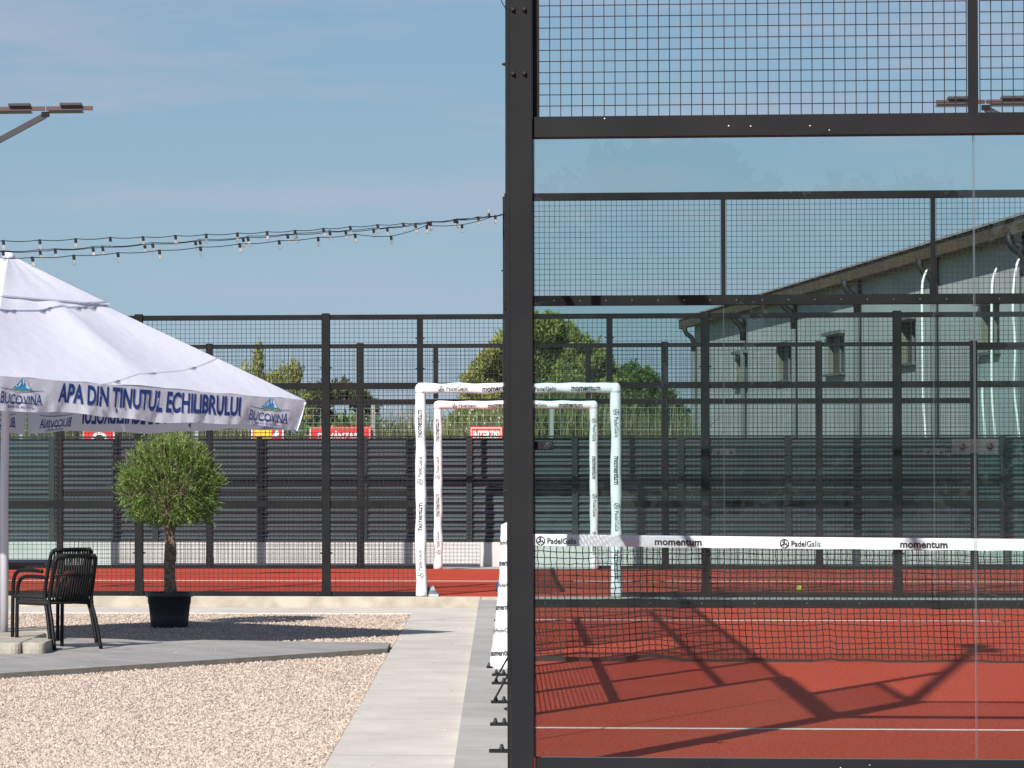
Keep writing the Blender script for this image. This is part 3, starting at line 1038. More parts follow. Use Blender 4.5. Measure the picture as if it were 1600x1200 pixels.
# ------------------------------------------------------------------ nets
def court_net(kind):
    rr = random.Random(3)
    if kind == 'x':       # across the first court at Y=10
        x0, x1, Y = 0.02, 9.9, 10.0
        t = thing('padel_net', ((x0 + x1) / 2, Y, 0), 'black net with a white lettered top band stretched across the near red court', 'net', 'court nets')
        P = lambda s, d, z: (s, Y + d, z)
    else:                 # across the second court at X=0, seen end on
        x0, x1, Y = 23.6, 33.4, 0.02
        t = thing('padel_net', (Y, (x0 + x1) / 2, 0), 'black net of the second court seen end on behind the thick corner post', 'net', 'court nets')
        P = lambda s, d, z: (Y + d, s, z - 0.017)
    L_ = x1 - x0
    top = lambda s: 0.92 - 0.04 * (1 - abs((s - x0) / L_ * 2 - 1) ** 1.5) - 0.012
    # white band
    b = MB()
    n = 120
    rows = [(0, 0.0), (-0.0085, -0.012), (-0.0085, -0.083), (0.0085, -0.083), (0.0085, -0.012)]
    vs = []
    for i in range(n + 1):
        s = x0 + L_ * i / n
        wv = 0.002 * math.sin(s * 11) + 0.002 * math.sin(s * 23 + 1)
        for d, dz in rows: vs.append(P(s, d + wv, top(s) + dz + (0.002 * math.sin(s * 17) if dz < -.05 else 0)))
    m_ = len(rows)
    fs = [(i * m_ + k, i * m_ + (k + 1) % m_, (i + 1) * m_ + (k + 1) % m_, (i + 1) * m_ + k) for i in range(n) for k in range(m_)]
    fs.append(tuple(range(m_)))
    b.add(vs, fs)
    band = b.build('top_band', M['tape'], t)
    if kind == 'x':
        pass
        fn = lambda s, q: (s, Y - 0.0135, top(s) - 0.047 + q)
        s = 0.245
        k = 0
        while s < x1 - 0.3:
            brand(band, ('pg', 'mom')[k % 2], lambda a, q, sc=s: fn(sc + a, q), 0, (0.285, 0.33)[k % 2], (0.052, 0.045)[k % 2])
            s += 0.862
            k += 1
    # cord mesh
    cell = 0.0455
    nx = int(L_ / cell)
    nz = 19
    grid = {}
    bot = lambda s: 0.012 + (0.028 * max(0, math.sin(s * 4.6 - 2.6)) ** 4 if kind == 'x' and s < 2.2 else 0.0)
    for i in range(nx + 1):
        s = x0 + L_ * i / nx
        ph = 0.006 * math.sin(i * 0.21) + 0.005 * math.sin(i * 0.057 + 2)
        for j in range(nz + 1):
            q = j / nz
            tp = top(s) - 0.082
            z = tp + (bot(s) - tp) * q
            lean = 0.035 * max(0, q - 0.35) ** 1.5 * (1 + 0.5 * math.sin(s * 0.9))
            bow = 0.010 * math.sin(q * 3.14) * math.sin(s * 1.3)
            grid[i, j] = P(s + ph * q + lean * 0.9 + rr.uniform(-.0022, .0022) + (0.0045 if (i + j) % 2 else -0.0045) * .6, bow + rr.uniform(-.002, .002) - 0.03 * q * q,
                           z + rr.uniform(-.0028, .0028) + 0.004 * math.sin(i * 0.4 + j))
    cord = MB()
    th = 0.0033

    def seg(p, q):
        p, q = Vector(p), Vector(q)
        d = q - p
        if kind == 'x': u = Vector((d.z, 0, -d.x)).normalized() * th
        else: u = Vector((0, d.z, -d.y)).normalized() * th
        w = (Vector((0, th, 0)) if kind == 'x' else Vector((th, 0, 0)))
        cord.add([p - u, p - w, p + u, p + w, q - u, q - w, q + u, q + w], [(0, 1, 5, 4), (1, 2, 6, 5), (2, 3, 7, 6), (3, 0, 4, 7)])
    for i in range(nx + 1):
        for j in range(nz + 1):
            if i < nx and j > 0: seg(grid[i, j], grid[i + 1, j])
            if j < nz: seg(grid[i, j], grid[i, j + 1])
    cord.build('cord_mesh', M['cord'], t)
    # bottom hem
    b = MB()
    for i in range(nx):
        a, c = Vector(grid[i, nz]), Vector(grid[i + 1, nz])
        hh = 0.040 if (kind == 'x' and i < 17) else (0.024 if (kind == 'x' and i < 44) else 0.014)
        b.bar(a, c, 0.008, hh)
    b.build('bottom_hem', M['cord'], t)
    if kind == 'x':
        # loose threads hanging beside the post
        b = MB()
        for (xa, za, zb) in ((0.028, 0.80, 0.05), (0.045, 0.62, 0.08)):
            pts = [(xa + 0.012 * math.sin(k * 1.1 + za * 9), 9.99, za + (zb - za) * k / 10) for k in range(11)]
            b.tube(pts, 0.0022, 5)
        b.build('loose_cord', M['cord'], t)


court_net('x')
court_net('y')

# tapered white cover on the net post
t = thing('net_post_cover', (-0.11, 10.0, -0.05), 'tapered white lettered cover over the near net post, half hidden by the thick corner post', 'post cover')
b = MB()
n = 28
prof = [(-0.050, 0.112, -0.125), (0.05, 0.108, -0.117), (0.2, 0.096, -0.108), (0.4, 0.082, -0.100), (0.6, 0.071, -0.093), (0.8, 0.066, -0.088), (0.965, 0.064, -0.088), (0.985, 0.055, -0.086), (0.992, 0.03, -0.08)]


def cov(z):
    for i in range(len(prof) - 1):
        a, c = prof[i], prof[i + 1]
        if a[0] <= z <= c[0]:
            q = (z - a[0]) / (c[0] - a[0])
            return a[1] + (c[1] - a[1]) * q, a[2] + (c[2] - a[2]) * q
    return prof[-1][1], prof[-1][2]


vs = []
zz = [-0.05 + 1.042 * i / 60 for i in range(61)]
for i, z in enumerate(zz):
    r_, cx_ = cov(z)
    for k in range(n):
        a = 2 * math.pi * k / n
        w_ = 1 + 0.018 * math.sin(z * 38 + 2 * a) + 0.012 * math.sin(z * 71 - a * 3)
        vs.append((cx_ + r_ * w_ * math.cos(a), 10 + r_ * w_ * math.sin(a), z))
fs = [(i * n + k, i * n + (k + 1) % n, (i + 1) * n + (k + 1) % n, (i + 1) * n + k) for i in range(60) for k in range(n)] + [tuple(range(n - 1, -1, -1)), tuple(60 * n + k for k in range(n))]
b.add(vs, fs)
cv = b.build('vinyl_cover', M['white'], t, True)
pass


def fcov(s, q, zc):
    z = zc + q + s * 0.06
    r_, cx_ = cov(z)
    a = (s - 0.045) / r_
    return (cx_ + (r_ + 0.004) * math.sin(a), 10 - (r_ + 0.004) * math.cos(a), z)


for i, z in enumerate((0.845, 0.685, 0.53, 0.33, 0.175, 0.05)):
    if i == 1: continue
    if i in (0, 2, 4): pass
for kind_, z in (('pg', 0.848), ('mom', 0.700), ('pg', 0.545), ('mom', 0.385), ('pg', 0.222), ('mom', 0.060)):
    brand(cv, kind_, lambda s, q, zc=z: fcov(s, q, zc), 0, 0.19, 0.040)
bp_ = one(lambda b: b.bbox(-0.255, 0.0, 9.93, 10.07, -0.0505, -0.036, 0.003), 'base_plate', M['frame'], t)
one(lambda b: b.lathe([(0.012, 0), (0.012, 0.010), (0.008, 0.018), (0.008, 0.026)], (-0.238, 9.97, -0.036), 8), 'bolt', M['bolt'], bp_)


# ------------------------------------------------------------------ the square parasol
UC = Vector((-4.30, 14.75, 0))
t = thing('parasol', (UC.x, UC.y, -0.15), 'big white square parasol with navy lettering on its valance', 'parasol')
hd = 2.51
cr = {'R': Vector((UC.x + hd, UC.y + 0.15, 1.942)), 'F': Vector((UC.x + 0.15, UC.y - hd, 2.107)),
      'L': Vector((UC.x - hd, UC.y - 0.15, 2.09)), 'B': Vector((UC.x - 0.15, UC.y + hd, 1.935))}
apex = Vector((UC.x, UC.y, 3.185))
order = ['F', 'R', 'B', 'L']


def lerp(a, c, q): return a + (c - a) * q


ring = {k: Vector((*(UC.xy + (cr[k].xy - UC.xy) * 0.30), 2.795 + (cr[k].z - 2.0) * 0.3)) for k in order}
capc = {k: Vector((*(UC.xy + (cr[k].xy - UC.xy) * 0.345), 2.758 + (cr[k].z - 1.942) * 0.26)) for k in order}
b = MB()
nu, nv = 24, 16
for a, c in zip(order, order[1:] + order[:1]):
    vs = []
    for j in range(nv + 1):
        q = j / nv
        for i in range(nu + 1):
            s = i / nu
            p = lerp(lerp(ring[a], ring[c], s), lerp(cr[a], cr[c], s), q)
            tri = 1 - abs(s * 2 - 1)
            sag = -0.048 * math.sin(math.pi * q) * abs(math.sin(2 * math.pi * s)) - 0.012 * tri * 0
            fold = 0.006 * math.sin(s * 40 + q * 9) * math.exp(-6 * (1 - q)) + 0.007 * math.sin(s * 26 + 3) * math.exp(-5 * q)
            p.z += sag + fold + (0.016 * (1 - abs(s * 2 - 1)) ** 5)
            vs.append(p)
    fs = [(j * (nu + 1) + i, (j + 1) * (nu + 1) + i, (j + 1) * (nu + 1) + i + 1, j * (nu + 1) + i + 1) for j in range(nv) for i in range(nu)]
    b.add(vs, fs)
canopy = b.build('canopy', M['canvas'], t, True)
b = MB()
for a, c in zip(order, order[1:] + order[:1]):
    vs = []
    for j in range(13):
        q = j / 12
        for i in range(13):
            s = i / 12
            p = lerp(apex, lerp(capc[a], capc[c], s), q)
            p.z -= 0.022 * math.sin(math.pi * q) * abs(math.sin(math.pi * s)) - 0.004 * math.sin(s * 22 + 1) * q * (1 - q) * 4
            vs.append(p)
    fs = [(j * 13 + i, (j + 1) * 13 + i, (j + 1) * 13 + i + 1, j * 13 + i + 1) for j in range(12) for i in range(12)]
    b.add(vs, fs)
cap = b.build('vent_cap', M['canvas'], t, True)
b = MB()
for a, c in zip(order, order[1:] + order[:1]):
    vs = [lerp(capc[a], capc[c], i / 12) + Vector((0, 0, 0.001 - dz)) for dz in (0, 0.012) for i in range(13)]
    b.add(vs, [(i, 13 + i, 14 + i, i + 1) for i in range(12)])
b.build('cap_hem', M['canvas'], cap)
one(lambda b: b.lathe([(0.06, -0.03), (0.05, 0.0), (0.03, 0.016), (0.005, 0.02)], (apex.x, apex.y, apex.z - 0.004), 14), 'finial', M['canvas'], cap, True)


def val_pt(a, c, s, d, off=0.0, L_=3.556):
    """s: 0..1 along the side, d: metres below the edge"""
    A, Bv = cr[a], cr[c]
    p = lerp(A, Bv, s)
    u = (Bv - A).normalized()
    nrm = Vector((u.y, -u.x, 0)).normalized()
    q = d / 0.26
    sm = s * L_
    wv = (0.012 * math.sin(sm * 5.3 + 1.2) + 0.009 * math.sin(sm * 11.7 + q * 1.5) + 0.006 * math.sin(sm * 21 - q * 2) + 0.0045 * math.sin(sm * 37 + q * 6) + 0.003 * math.sin(sm * 59 - q * 5)) * q
    inward = -0.030 * q - 0.05 * q * q * (abs(s * 2 - 1) ** 10)
    crn = abs(s * 2 - 1) ** 24
    isB = (a == 'B' and s < .5) or (c == 'B' and s > .5)
    slit = (0.11 * max(q, 0) ** 1.3 * abs(s * 2 - 1) ** 14) if isB else 0.025 * q * crn
    p = p + nrm * (wv * (1 - crn) + inward * (1 - 0 * crn) + off) + u * (slit * (-1 if s > .5 else 1))
    hgt = d * (1.0 + 0.05 * math.sin(sm * 3.1 + 2) * q - 0.02 * math.sin(sm * 9))
    p.z -= hgt
    if a in ('B',) or c in ('B',):
        pass
    return p


VH = {('F', 'R'): (0.270, 0.250), ('R', 'B'): (0.250, 0.255), ('B', 'L'): (0.262, 0.26), ('L', 'F'): (0.265, 0.272)}
logo_txt = text_mesh("BUCOVINA", bold=0.004)
tag_txt = text_mesh("Sursa de echilibru")
main_txt = text_mesh("APA DIN TINUTUL ECHILIBRULUI", bold=0.030)
comma = text_mesh(",", bold=0.03)


def bucovina(P, s0, off, w=0.44):
    """P: list of meshes [navy, light blue, white, lime]; s0 metres along the side"""
    def place(fnp):
        navy, lb, wh, lm = P
        arc = lambda x: 0.016 * (1 - (x / (w / 2)) ** 2)
        vf = fit(logo_txt, w, 0.072, 0, 0)
        vf = ([(x, y * (1 + 0.25 * abs(x) / (w / 2)) - arc(x)) for x, y in vf[0]], vf[1])
        put(navy, vf, lambda x, y: fnp(x, 0.161 - y, 0))
        vf = fit(tag_txt, w * 0.62, 0.026, 0, 0)
        put(navy, vf, lambda x, y: fnp(x, 0.228 - y + 0.010 * (x / w) ** 2 * 4, 0))
        # arc rules above and below the name
        for yy, am in ((0.091, 0.014), (0.210, -0.014)):
            ps = []
            for k in range(15):
                x = -w * 0.53 + w * 1.06 * k / 14
                d = yy + am * (1 - (x / (w * .53)) ** 2)
                th = 0.0018 + 0.002 * (1 - abs(x / (w * .53)))
                ps.append((x, d, th))
            vs = [(x, d - th) for x, d, th in ps] + [(x, d + th) for x, d, th in ps]
            navy.add([fnp(x, d, 0) for x, d in vs], [(k, k + 15, k + 16, k + 1) for k in range(14)])
        # mountain
        MU = 0.016
        m1 = [(-0.105, 0.108), (-0.055, 0.070), (-0.030, 0.048), (0.0, 0.012), (0.022, 0.045), (0.045, 0.034), (0.072, 0.078), (0.115, 0.108), (0.0, 0.116)]
        lb.add([fnp(x, d - MU, 0) for x, d in m1], [tuple(range(8, -1, -1))])
        for pol in ([(0.0, 0.014), (0.018, 0.045), (0.010, 0.075), (-0.004, 0.050)], [(0.022, 0.047), (0.044, 0.036), (0.066, 0.078), (0.085, 0.100), (0.040, 0.098), (0.035, 0.072)],
                    [(-0.028, 0.052), (-0.016, 0.060), (-0.030, 0.085), (-0.045, 0.092)], [(-0.060, 0.080), (-0.050, 0.084), (-0.075, 0.102)]):
            wh.add([fnp(x, d - MU, 0.0012) for x, d in pol], [tuple(range(len(pol) - 1, -1, -1))])
        g = [(-0.14, 0.108), (-0.05, 0.111), (0.04, 0.110), (0.14, 0.105), (0.06, 0.120), (-0.02, 0.122)]
        lm.add([fnp(x, d - MU + .004, 0.001) for x, d in g], [tuple(range(5, -1, -1))])
    return place


for (a, c) in (('F', 'R'), ('R', 'B'), ('B', 'L'), ('L', 'F')):
    b = MB()
    h0, h1 = VH[a, c]
    nx = 110
    vs = []
    for i in range(nx + 1):
        s = i / nx
        for j in range(7):
            vs.append(val_pt(a, c, s, (h0 + (h1 - h0) * s) * j / 6))
    b.add(vs, [(i * 7 + j, i * 7 + j + 1, (i + 1) * 7 + j + 1, (i + 1) * 7 + j) for i in range(nx) for j in range(6)])
    va = b.build('valance', M['canvas'], t, True)
    for s0 in (0.37, 3.14):
        P = [MB(), MB(), MB(), MB()]
        for off, full in ((0.004, True), (-0.004, False)):
            fn = lambda x, d, o, s0=s0, off=off: val_pt(a, c, (s0 + x) / 3.556, d, off + (o if off > 0 else -o))
            bucovina(P if full else [P[0], MB(), MB(), MB()], s0, off)(fn)
        lg = P[0].build('emblem', M['blue'], va)
    # the pictures above the names, one mesh each
        for mb_, mt_, nm in zip(P[1:], ('lightblue', 'snow', 'lime'), ('mountain_print', 'snow_print', 'meadow_print')):
            mb_.build(nm, M[mt_], va)
    P = MB()
    for off in (0.004, -0.004):
        vf = fit(main_txt, 2.03, 0.165, 0, 0)
        put(P, vf, lambda x, y: val_pt(a, c, (1.775 + x) / 3.556, 0.100 - y, off))
        put(P, fit(comma, 0.022, 0.04), lambda x, y: val_pt(a, c, (1.775 - 0.385 + x) / 3.556, 0.206 - y, off))
    P.build('slogan', M['blue'], va)
one(lambda b: b.tube([(UC.x - 0.04, UC.y, -0.10), (UC.x - 0.04, UC.y, 1.2), (UC.x, UC.y, 3.12)], 0.036, 16), 'pole', M['alu'], t, True)
for k in order:
    one(lambda b: b.bar(lerp(apex, cr[k], 0.04) + Vector((0, 0, -0.06)), cr[k] + Vector((0, 0, -0.035)), 0.018, 0.028), 'rib', M['alu'], t)
    one(lambda b: b.bar(Vector((UC.x, UC.y, 2.1)), lerp(apex, cr[k], 0.5) + Vector((0, 0, -0.05)), 0.016, 0.022), 'strut', M['alu'], t)

# concrete weights at its foot
for i, (cx_, cy_, hx, hy) in enumerate(((-4.23, 13.26, 0.268, 0.47), (-3.865, 13.26, 0.092, 0.44), (-4.23, 14.22, 0.268, 0.47), (-4.34, 15.25, 0.40, 0.42))):
    b = MB()
    pts = []
    for qx, qy in ((1, 1), (-1, 1), (-1, -1), (1, -1)):
        for k in range(5):
            a = math.atan2(qy, qx) + math.radians(-45 + 22.5 * k)
            rr_ = 0.07
            pts.append((cx_ + qx * (hx - rr_) + rr_ * math.cos(a), cy_ + qy * (hy - rr_) + rr_ * math.sin(a)))
    n_ = len(pts)
    vs = []
    for z, k in ((-0.104, 0.985), (-0.065, 1.0), (-0.028, 0.995), (-0.016, 0.96), (-0.014, 0.5)):
        vs += [(cx_ + (x - cx_) * k, cy_ + (y - cy_) * k, z) for x, y in pts]
    fs = [(r_ * n_ + k, r_ * n_ + (k + 1) % n_, (r_ + 1) * n_ + (k + 1) % n_, (r_ + 1) * n_ + k) for r_ in range(4) for k in range(n_)] + [tuple(4 * n_ + k for k in range(n_))]
    b.add(vs, fs)
    tag(b.build('base_weight', M['slab']), ('larger beige concrete weight at the left edge of the picture, foremost at the parasol foot', 'narrow beige concrete weight in front of the chair legs', 'beige concrete weight hidden behind the foremost one, in front of the pole', 'beige concrete weight behind the parasol pole')[i], 'weight', 'concrete weights round the parasol foot')

# ------------------------------------------------------------------ table and stacked armchairs
t = thing('garden_table', (-4.8, 15.45, -0.105), 'dark table beside the stacked chairs under the parasol', 'table')
one(lambda b: b.bbox(-5.6, -4.02, 14.95, 15.95, 0.535, 0.565, 0.004), 'tabletop', M['table'], t)
one(lambda b: b.box(-5.5, -4.2, 15.05, 15.85, 0.50, 0.534), 'apron', M['table'], t)
for x, y in ((-5.4, 15.1), (-4.40, 15.1), (-5.4, 15.85), (-4.66, 15.85)):
    lg = one(lambda b: b.box(x - 0.03, x + 0.03, y - 0.03, y + 0.03, -0.09, 0.499), 'leg', M['black'], t)
    one(lambda b: b.lathe([(0.024, -0.012), (0.024, 0.012)], (x, y, -0.097), 10), 'foot_cap', M['signwhite'], lg)


def make_chair(label):
    t = thing('rope_armchair', (0, 0, 0), label, 'armchair', 'stacked rope armchairs')
    # local frame: faces +y, seat 0.44 high
    def sm(*pts):
        out = []
        P_ = [Vector(p) for p in pts]
        for i in range(len(P_) - 1):
            p0 = P_[max(i - 1, 0)]; p1 = P_[i]; p2 = P_[i + 1]; p3 = P_[min(i + 2, len(P_) - 1)]
            for k in range(5):
                q = k / 5
                out.append(0.5 * ((2 * p1) + (-p0 + p2) * q + (2 * p0 - 5 * p1 + 4 * p2 - p3) * q * q + (-p0 + 3 * p1 - 3 * p2 + p3) * q ** 3))
        out.append(P_[-1])
        return out
    for s in (-1, 1):
        one(lambda b: b.tube(sm((s * .245, .255, 0), (s * .245, .25, .35), (s * .245, .235, .55), (s * .243, .17, .625), (s * .24, .02, .638), (s * .235, -.17, .632)), 0.0165, 8), 'front_leg', M['black'], t, True)
        one(lambda b: b.tube(sm((s * .25, -.31, 0), (s * .238, -.25, .25), (s * .228, -.20, .42), (s * .225, -.235, .62), (s * .215, -.28, .80)), 0.0165, 8), 'back_leg', M['black'], t, True)
    one(lambda b: b.tube(sm((-.215, -.28, .79), (-.19, -.288, .815), (-.1, -.30, .822), (.1, -.30, .822), (.19, -.288, .815), (.215, -.28, .79)), 0.0165, 8), 'back_rail', M['black'], t, True)
    one(lambda b: (b.tube([(-.24, .235, .41), (.24, .235, .41)], .012, 8), b.tube([(-.235, -.2, .41), (.235, -.2, .41)], .012, 8),
                   b.tube([(-.238, .235, .41), (-.23, -.2, .41)], .012, 8), b.tube([(.238, .235, .41), (.23, -.2, .41)], .012, 8)), 'seat_frame', M['black'], t, True)

    def seat(b):
        for k in range(30):
            y = .225 - .0145 * k
            pts = [(x, y, .425 - 0.022 * (1 - (x / .235) ** 2) + (0.0 if abs(x) < .2 else 0.006)) for x in (-.245, -.2, -.1, 0, .1, .2, .245)]
            b.tube(pts, 0.0078, 6)
    one(seat, 'rope_seat', M['rope'], t, True)
    def seat_roll(b):
        for k in range(22):
            y = .22 - .0195 * k
            b.lathe([(0.02, -0.0085), (0.024, 0), (0.02, 0.0085)], (b.side * .235, y, .408), 8, 0, 'y')
    for s in (-1, 1):
        eb = MB()
        eb.side = s
        seat_roll(eb)
        eb.build('rope_edge', M['rope'], t, True)

    def back(b):
        for k in range(15):
            x = -.189 + .027 * k
            cv = 0.02 * (1 - (x / .2) ** 2)
            b.tube([(x, -.292 - cv * .4, .815), (x, -.262 - cv, .66), (x, -.218 - cv, .50), (x, -.195, .41)], 0.0088, 6)
    one(back, 'rope_back', M['rope'], t, True)
    def top(b):
        for k in range(26):
            x = -.19 + .0152 * k
            b.lathe([(0.0145, -0.0068), (0.0195, 0), (0.0145, 0.0068)], (x, -.297, .82), 8, 0, 'x')
    one(top, 'rope_wrap', M['rope'], t, True)
    one(lambda b: b.tube([(-.222, -.262, .655), (0, -.29, .66), (.222, -.262, .655)], .008, 8), 'lumbar_bar', M['black'], t, True)
    return t


ch = make_chair('black rope armchair, the lower one of the stacked pair beside the table')
ch.location = (-3.775, 13.72, -0.105)
ch.scale = (0.94, 0.94, 0.93)
ch.rotation_euler = (0, 0, math.radians(43))
c2 = ch.copy()
C.objects.link(c2)
for o in list(ch.children):
    d = o.copy()
    C.objects.link(d)
    d.parent = c2
c2['label'] = 'black rope armchair, the upper one stacked inside the other'
fw = Vector((-math.sin(math.radians(43)), math.cos(math.radians(43)), 0))
c2.location = Vector(ch.location) + fw * 0.06 + Vector((0.0, 0, 0.05))

# ------------------------------------------------------------------ potted olive tree
PX_, PY_ = -3.272, 18.70
t = thing('olive_tree', (PX_, PY_, Z0), 'round clipped olive tree in a black plastic pot on the gravel', 'potted tree')
pot = one(lambda b: b.lathe([(0.168, 0.006), (0.176, 0.012), (0.185, 0.10), (0.198, 0.225), (0.203, 0.226), (0.207, 0.292), (0.224, 0.294), (0.228, 0.302), (0.228, 0.330), (0.220, 0.336), (0.205, 0.334), (0.200, 0.30), (0.195, 0.29)], (PX_, PY_, Z0), 32), 'pot', M['pot'], t, True)
one(lambda b: b.lathe([(0.10, 0), (0.198, 0.001), (0.19, 0.006), (0.1, 0.012)], (PX_, PY_, Z0 + 0.292), 20), 'soil', M['soil'], t)
b = MB()
path = [(PX_ + .015, PY_, 0.10), (PX_ + .012, PY_, 0.2), (PX_ + 0.0, PY_ - .005, 0.42), (PX_ + .012, PY_, 0.55), (PX_ + .006, PY_ + .01, 0.70), (PX_ + .01, PY_, 0.86), (PX_ + .03, PY_, 0.98), (PX_ + .02, PY_, 1.1)]
rs = [.068, .058, .052, .057, .050, .058, .045, .03]
pp, rr2 = [], []
for i in range(len(path) - 1):
    for k in range(6):
        q = k / 6
        pp.append(Vector(path[i]).lerp(Vector(path[i + 1]), q) + Vector((R.uniform(-.003, .003), R.uniform(-.003, .003), 0)))
        rr2.append((rs[i] + (rs[i + 1] - rs[i]) * q) * R.uniform(0.93, 1.08))
b.tube(pp, rr2, 14)
tr = b.build('trunk', M['bark'], t, True)
CC = Vector((-3.268, PY_, 1.225))
b = MB()
tw = MB()
npale = MB()
tips = []
for k in range(26):
    a = R.uniform(0, 6.28)
    u_ = R.uniform(-.5, 1)
    d = Vector((math.cos(a) * math.sqrt(1 - u_ * u_), math.sin(a) * math.sqrt(1 - u_ * u_), u_))
    p0 = Vector((PX_ + .015, PY_, 0.88 + R.uniform(-.03, .15)))
    p1 = CC + d * R.uniform(.22, .34)
    mid = p0.lerp(p1, .5) + Vector((R.uniform(-.04, .04), R.uniform(-.04, .04), R.uniform(-.03, .03)))
    tw.tube([p0, mid, p1], [.013, .009, .004], 6)


def leaf(mb_, p, d, ln, w):
    d = d.normalized()
    a = d.cross(Vector((R.uniform(-1, 1), R.uniform(-1, 1), R.uniform(-1, 1)))).normalized()
    bn = d.cross(a)
    mb_.add([p, p + d * ln * .45 + a * w + bn * w * .25, p + d * ln, p + d * ln * .45 - a * w + bn * w * .25], [(0, 1, 2), (0, 2, 3)])


NS = 2900
for k in range(NS):
    u_ = 1 - 2 * (k + .5) / NS
    a = k * 2.39996 + R.uniform(-.3, .3)
    d = Vector((math.cos(a) * math.sqrt(1 - u_ * u_), math.sin(a) * math.sqrt(1 - u_ * u_), u_))
    lump = 1 + 0.07 * math.sin(d.x * 7 + 1) * math.sin(d.z * 6 + 2) + 0.06 * math.sin(d.y * 9 + d.x * 5) + 0.05 * math.sin(d.z * 11 + d.x * 8)
    if math.sin(d.x * 9 + 2.2) * math.sin(d.z * 10 + .6) * math.sin(d.y * 7 + 1.5) > .30 and R.random() < .8: continue
    rad_ = R.choice([1.0, 1.0, .93, .84, .7]) * lump * R.uniform(.92, 1.05)
    wd = .43 * (1.0 + .22 * max(0, -d.z))
    base = Vector((d.x * wd * rad_, d.y * wd * rad_, max(-.335 * R.uniform(.9, 1.08), d.z * (.385 if d.z > 0 else .42) * rad_))) + CC
    up = 0.75 if d.z > -0.3 else 0.05
    dr = (d + Vector((R.uniform(-.45, .45), R.uniform(-.45, .45), up + R.uniform(-.3, .4)))).normalized()
    ln = R.uniform(.05, .11) * (1.6 if R.random() < .08 else 1)
    st = base - dr * .03
    nl = int(ln / 0.0085)
    src = npale if R.random() < 0.24 else b
    for i in range(nl):
        q = (i + .5) / nl
        sd = (dr * R.uniform(.6, 1.1) + Vector((R.uniform(-1, 1), R.uniform(-1, 1), R.uniform(-.6, 1)))).normalized()
        leaf(src, st + dr * ln * q, sd, R.uniform(.026, .042) * (1 - .25 * q), .0050)
    leaf(src, st + dr * ln, dr, .032, .0045)
    if k % 3 == 0: tw.tube([st - dr * .08, st + dr * ln * .9], .0018, 3, cap=False)
for k in range(210):
    a = R.uniform(0, 6.28)
    u_ = R.uniform(-.35, 1)
    d = Vector((math.cos(a) * math.sqrt(1 - u_ * u_), math.sin(a) * math.sqrt(1 - u_ * u_), u_))
    st = CC + Vector((d.x * .40, d.y * .40, d.z * .35))
    dr = (d * .8 + Vector((R.uniform(-.2, .2), R.uniform(-.2, .2), .8))).normalized()
    ln = R.uniform(.08, .15)
    tw.tube([st, st + dr * ln], .0016, 3, cap=False)
    for i in range(14):
        q = (i + .5) / 14
        leaf(npale, st + dr * ln * q, (dr * 1.1 + Vector((R.uniform(-1, 1), R.uniform(-1, 1), R.uniform(-.4, .8)))).normalized(), R.uniform(.024, .036), .0046)
tw.build('branches', M['bark'], t)
b.build('crown', M['olive'], t)
npale.build('pale_shoots', M['olive_pale'], t)

# ------------------------------------------------------------------ festoon light strings
STR = {
    'upper': [(-4.183, 13.47, 3.227), (-3.931, 13.87, 3.253), (-3.678, 14.28, 3.284), (-3.428, 14.68, 3.316), (-3.187, 15.06, 3.341), (-2.94, 15.46, 3.373), (-2.703, 15.84, 3.404), (-2.456, 16.23, 3.436), (-2.218, 16.61, 3.468), (-1.987, 16.98, 3.499), (-1.751, 17.36, 3.537), (-1.521, 17.73, 3.575), (-1.281, 18.11, 3.613), (-1.053, 18.48, 3.646), (-0.827, 18.84, 3.678), (-0.584, 19.22, 3.724), (-0.362, 19.58, 3.769)],
    'middle': [(-3.931, 13.87, 3.163), (-3.823, 14.04, 3.182), (-3.554, 14.47, 3.219), (-3.484, 14.59, 3.23), (-3.172, 15.08, 3.277), (-3.115, 15.18, 3.287), (-2.788, 15.7, 3.336), (-2.753, 15.76, 3.344), (-2.41, 16.3, 3.395), (-2.374, 16.36, 3.404), (-2.051, 16.88, 3.454), (-1.982, 16.99, 3.465), (-1.696, 17.45, 3.513), (-1.56, 17.66, 3.53), (-1.315, 18.06, 3.569), (-1.196, 18.25, 3.591), (-0.943, 18.65, 3.643), (-0.803, 18.87, 3.68), (-0.561, 19.26, 3.72), (-0.258, 19.75, 3.778)],
    'lower': [(-3.78, 12.09, 3.018), (-3.516, 12.66, 3.061), (-3.226, 13.28, 3.112), (-2.942, 13.89, 3.163), (-2.652, 14.51, 3.221), (-2.365, 15.13, 3.28), (-2.063, 15.78, 3.341), (-1.755, 16.44, 3.404), (-1.451, 17.1, 3.468), (-1.146, 17.75, 3.485), (-0.831, 18.43, 3.623), (-0.51, 19.12, 3.668), (-0.196, 19.79, 3.793)]}
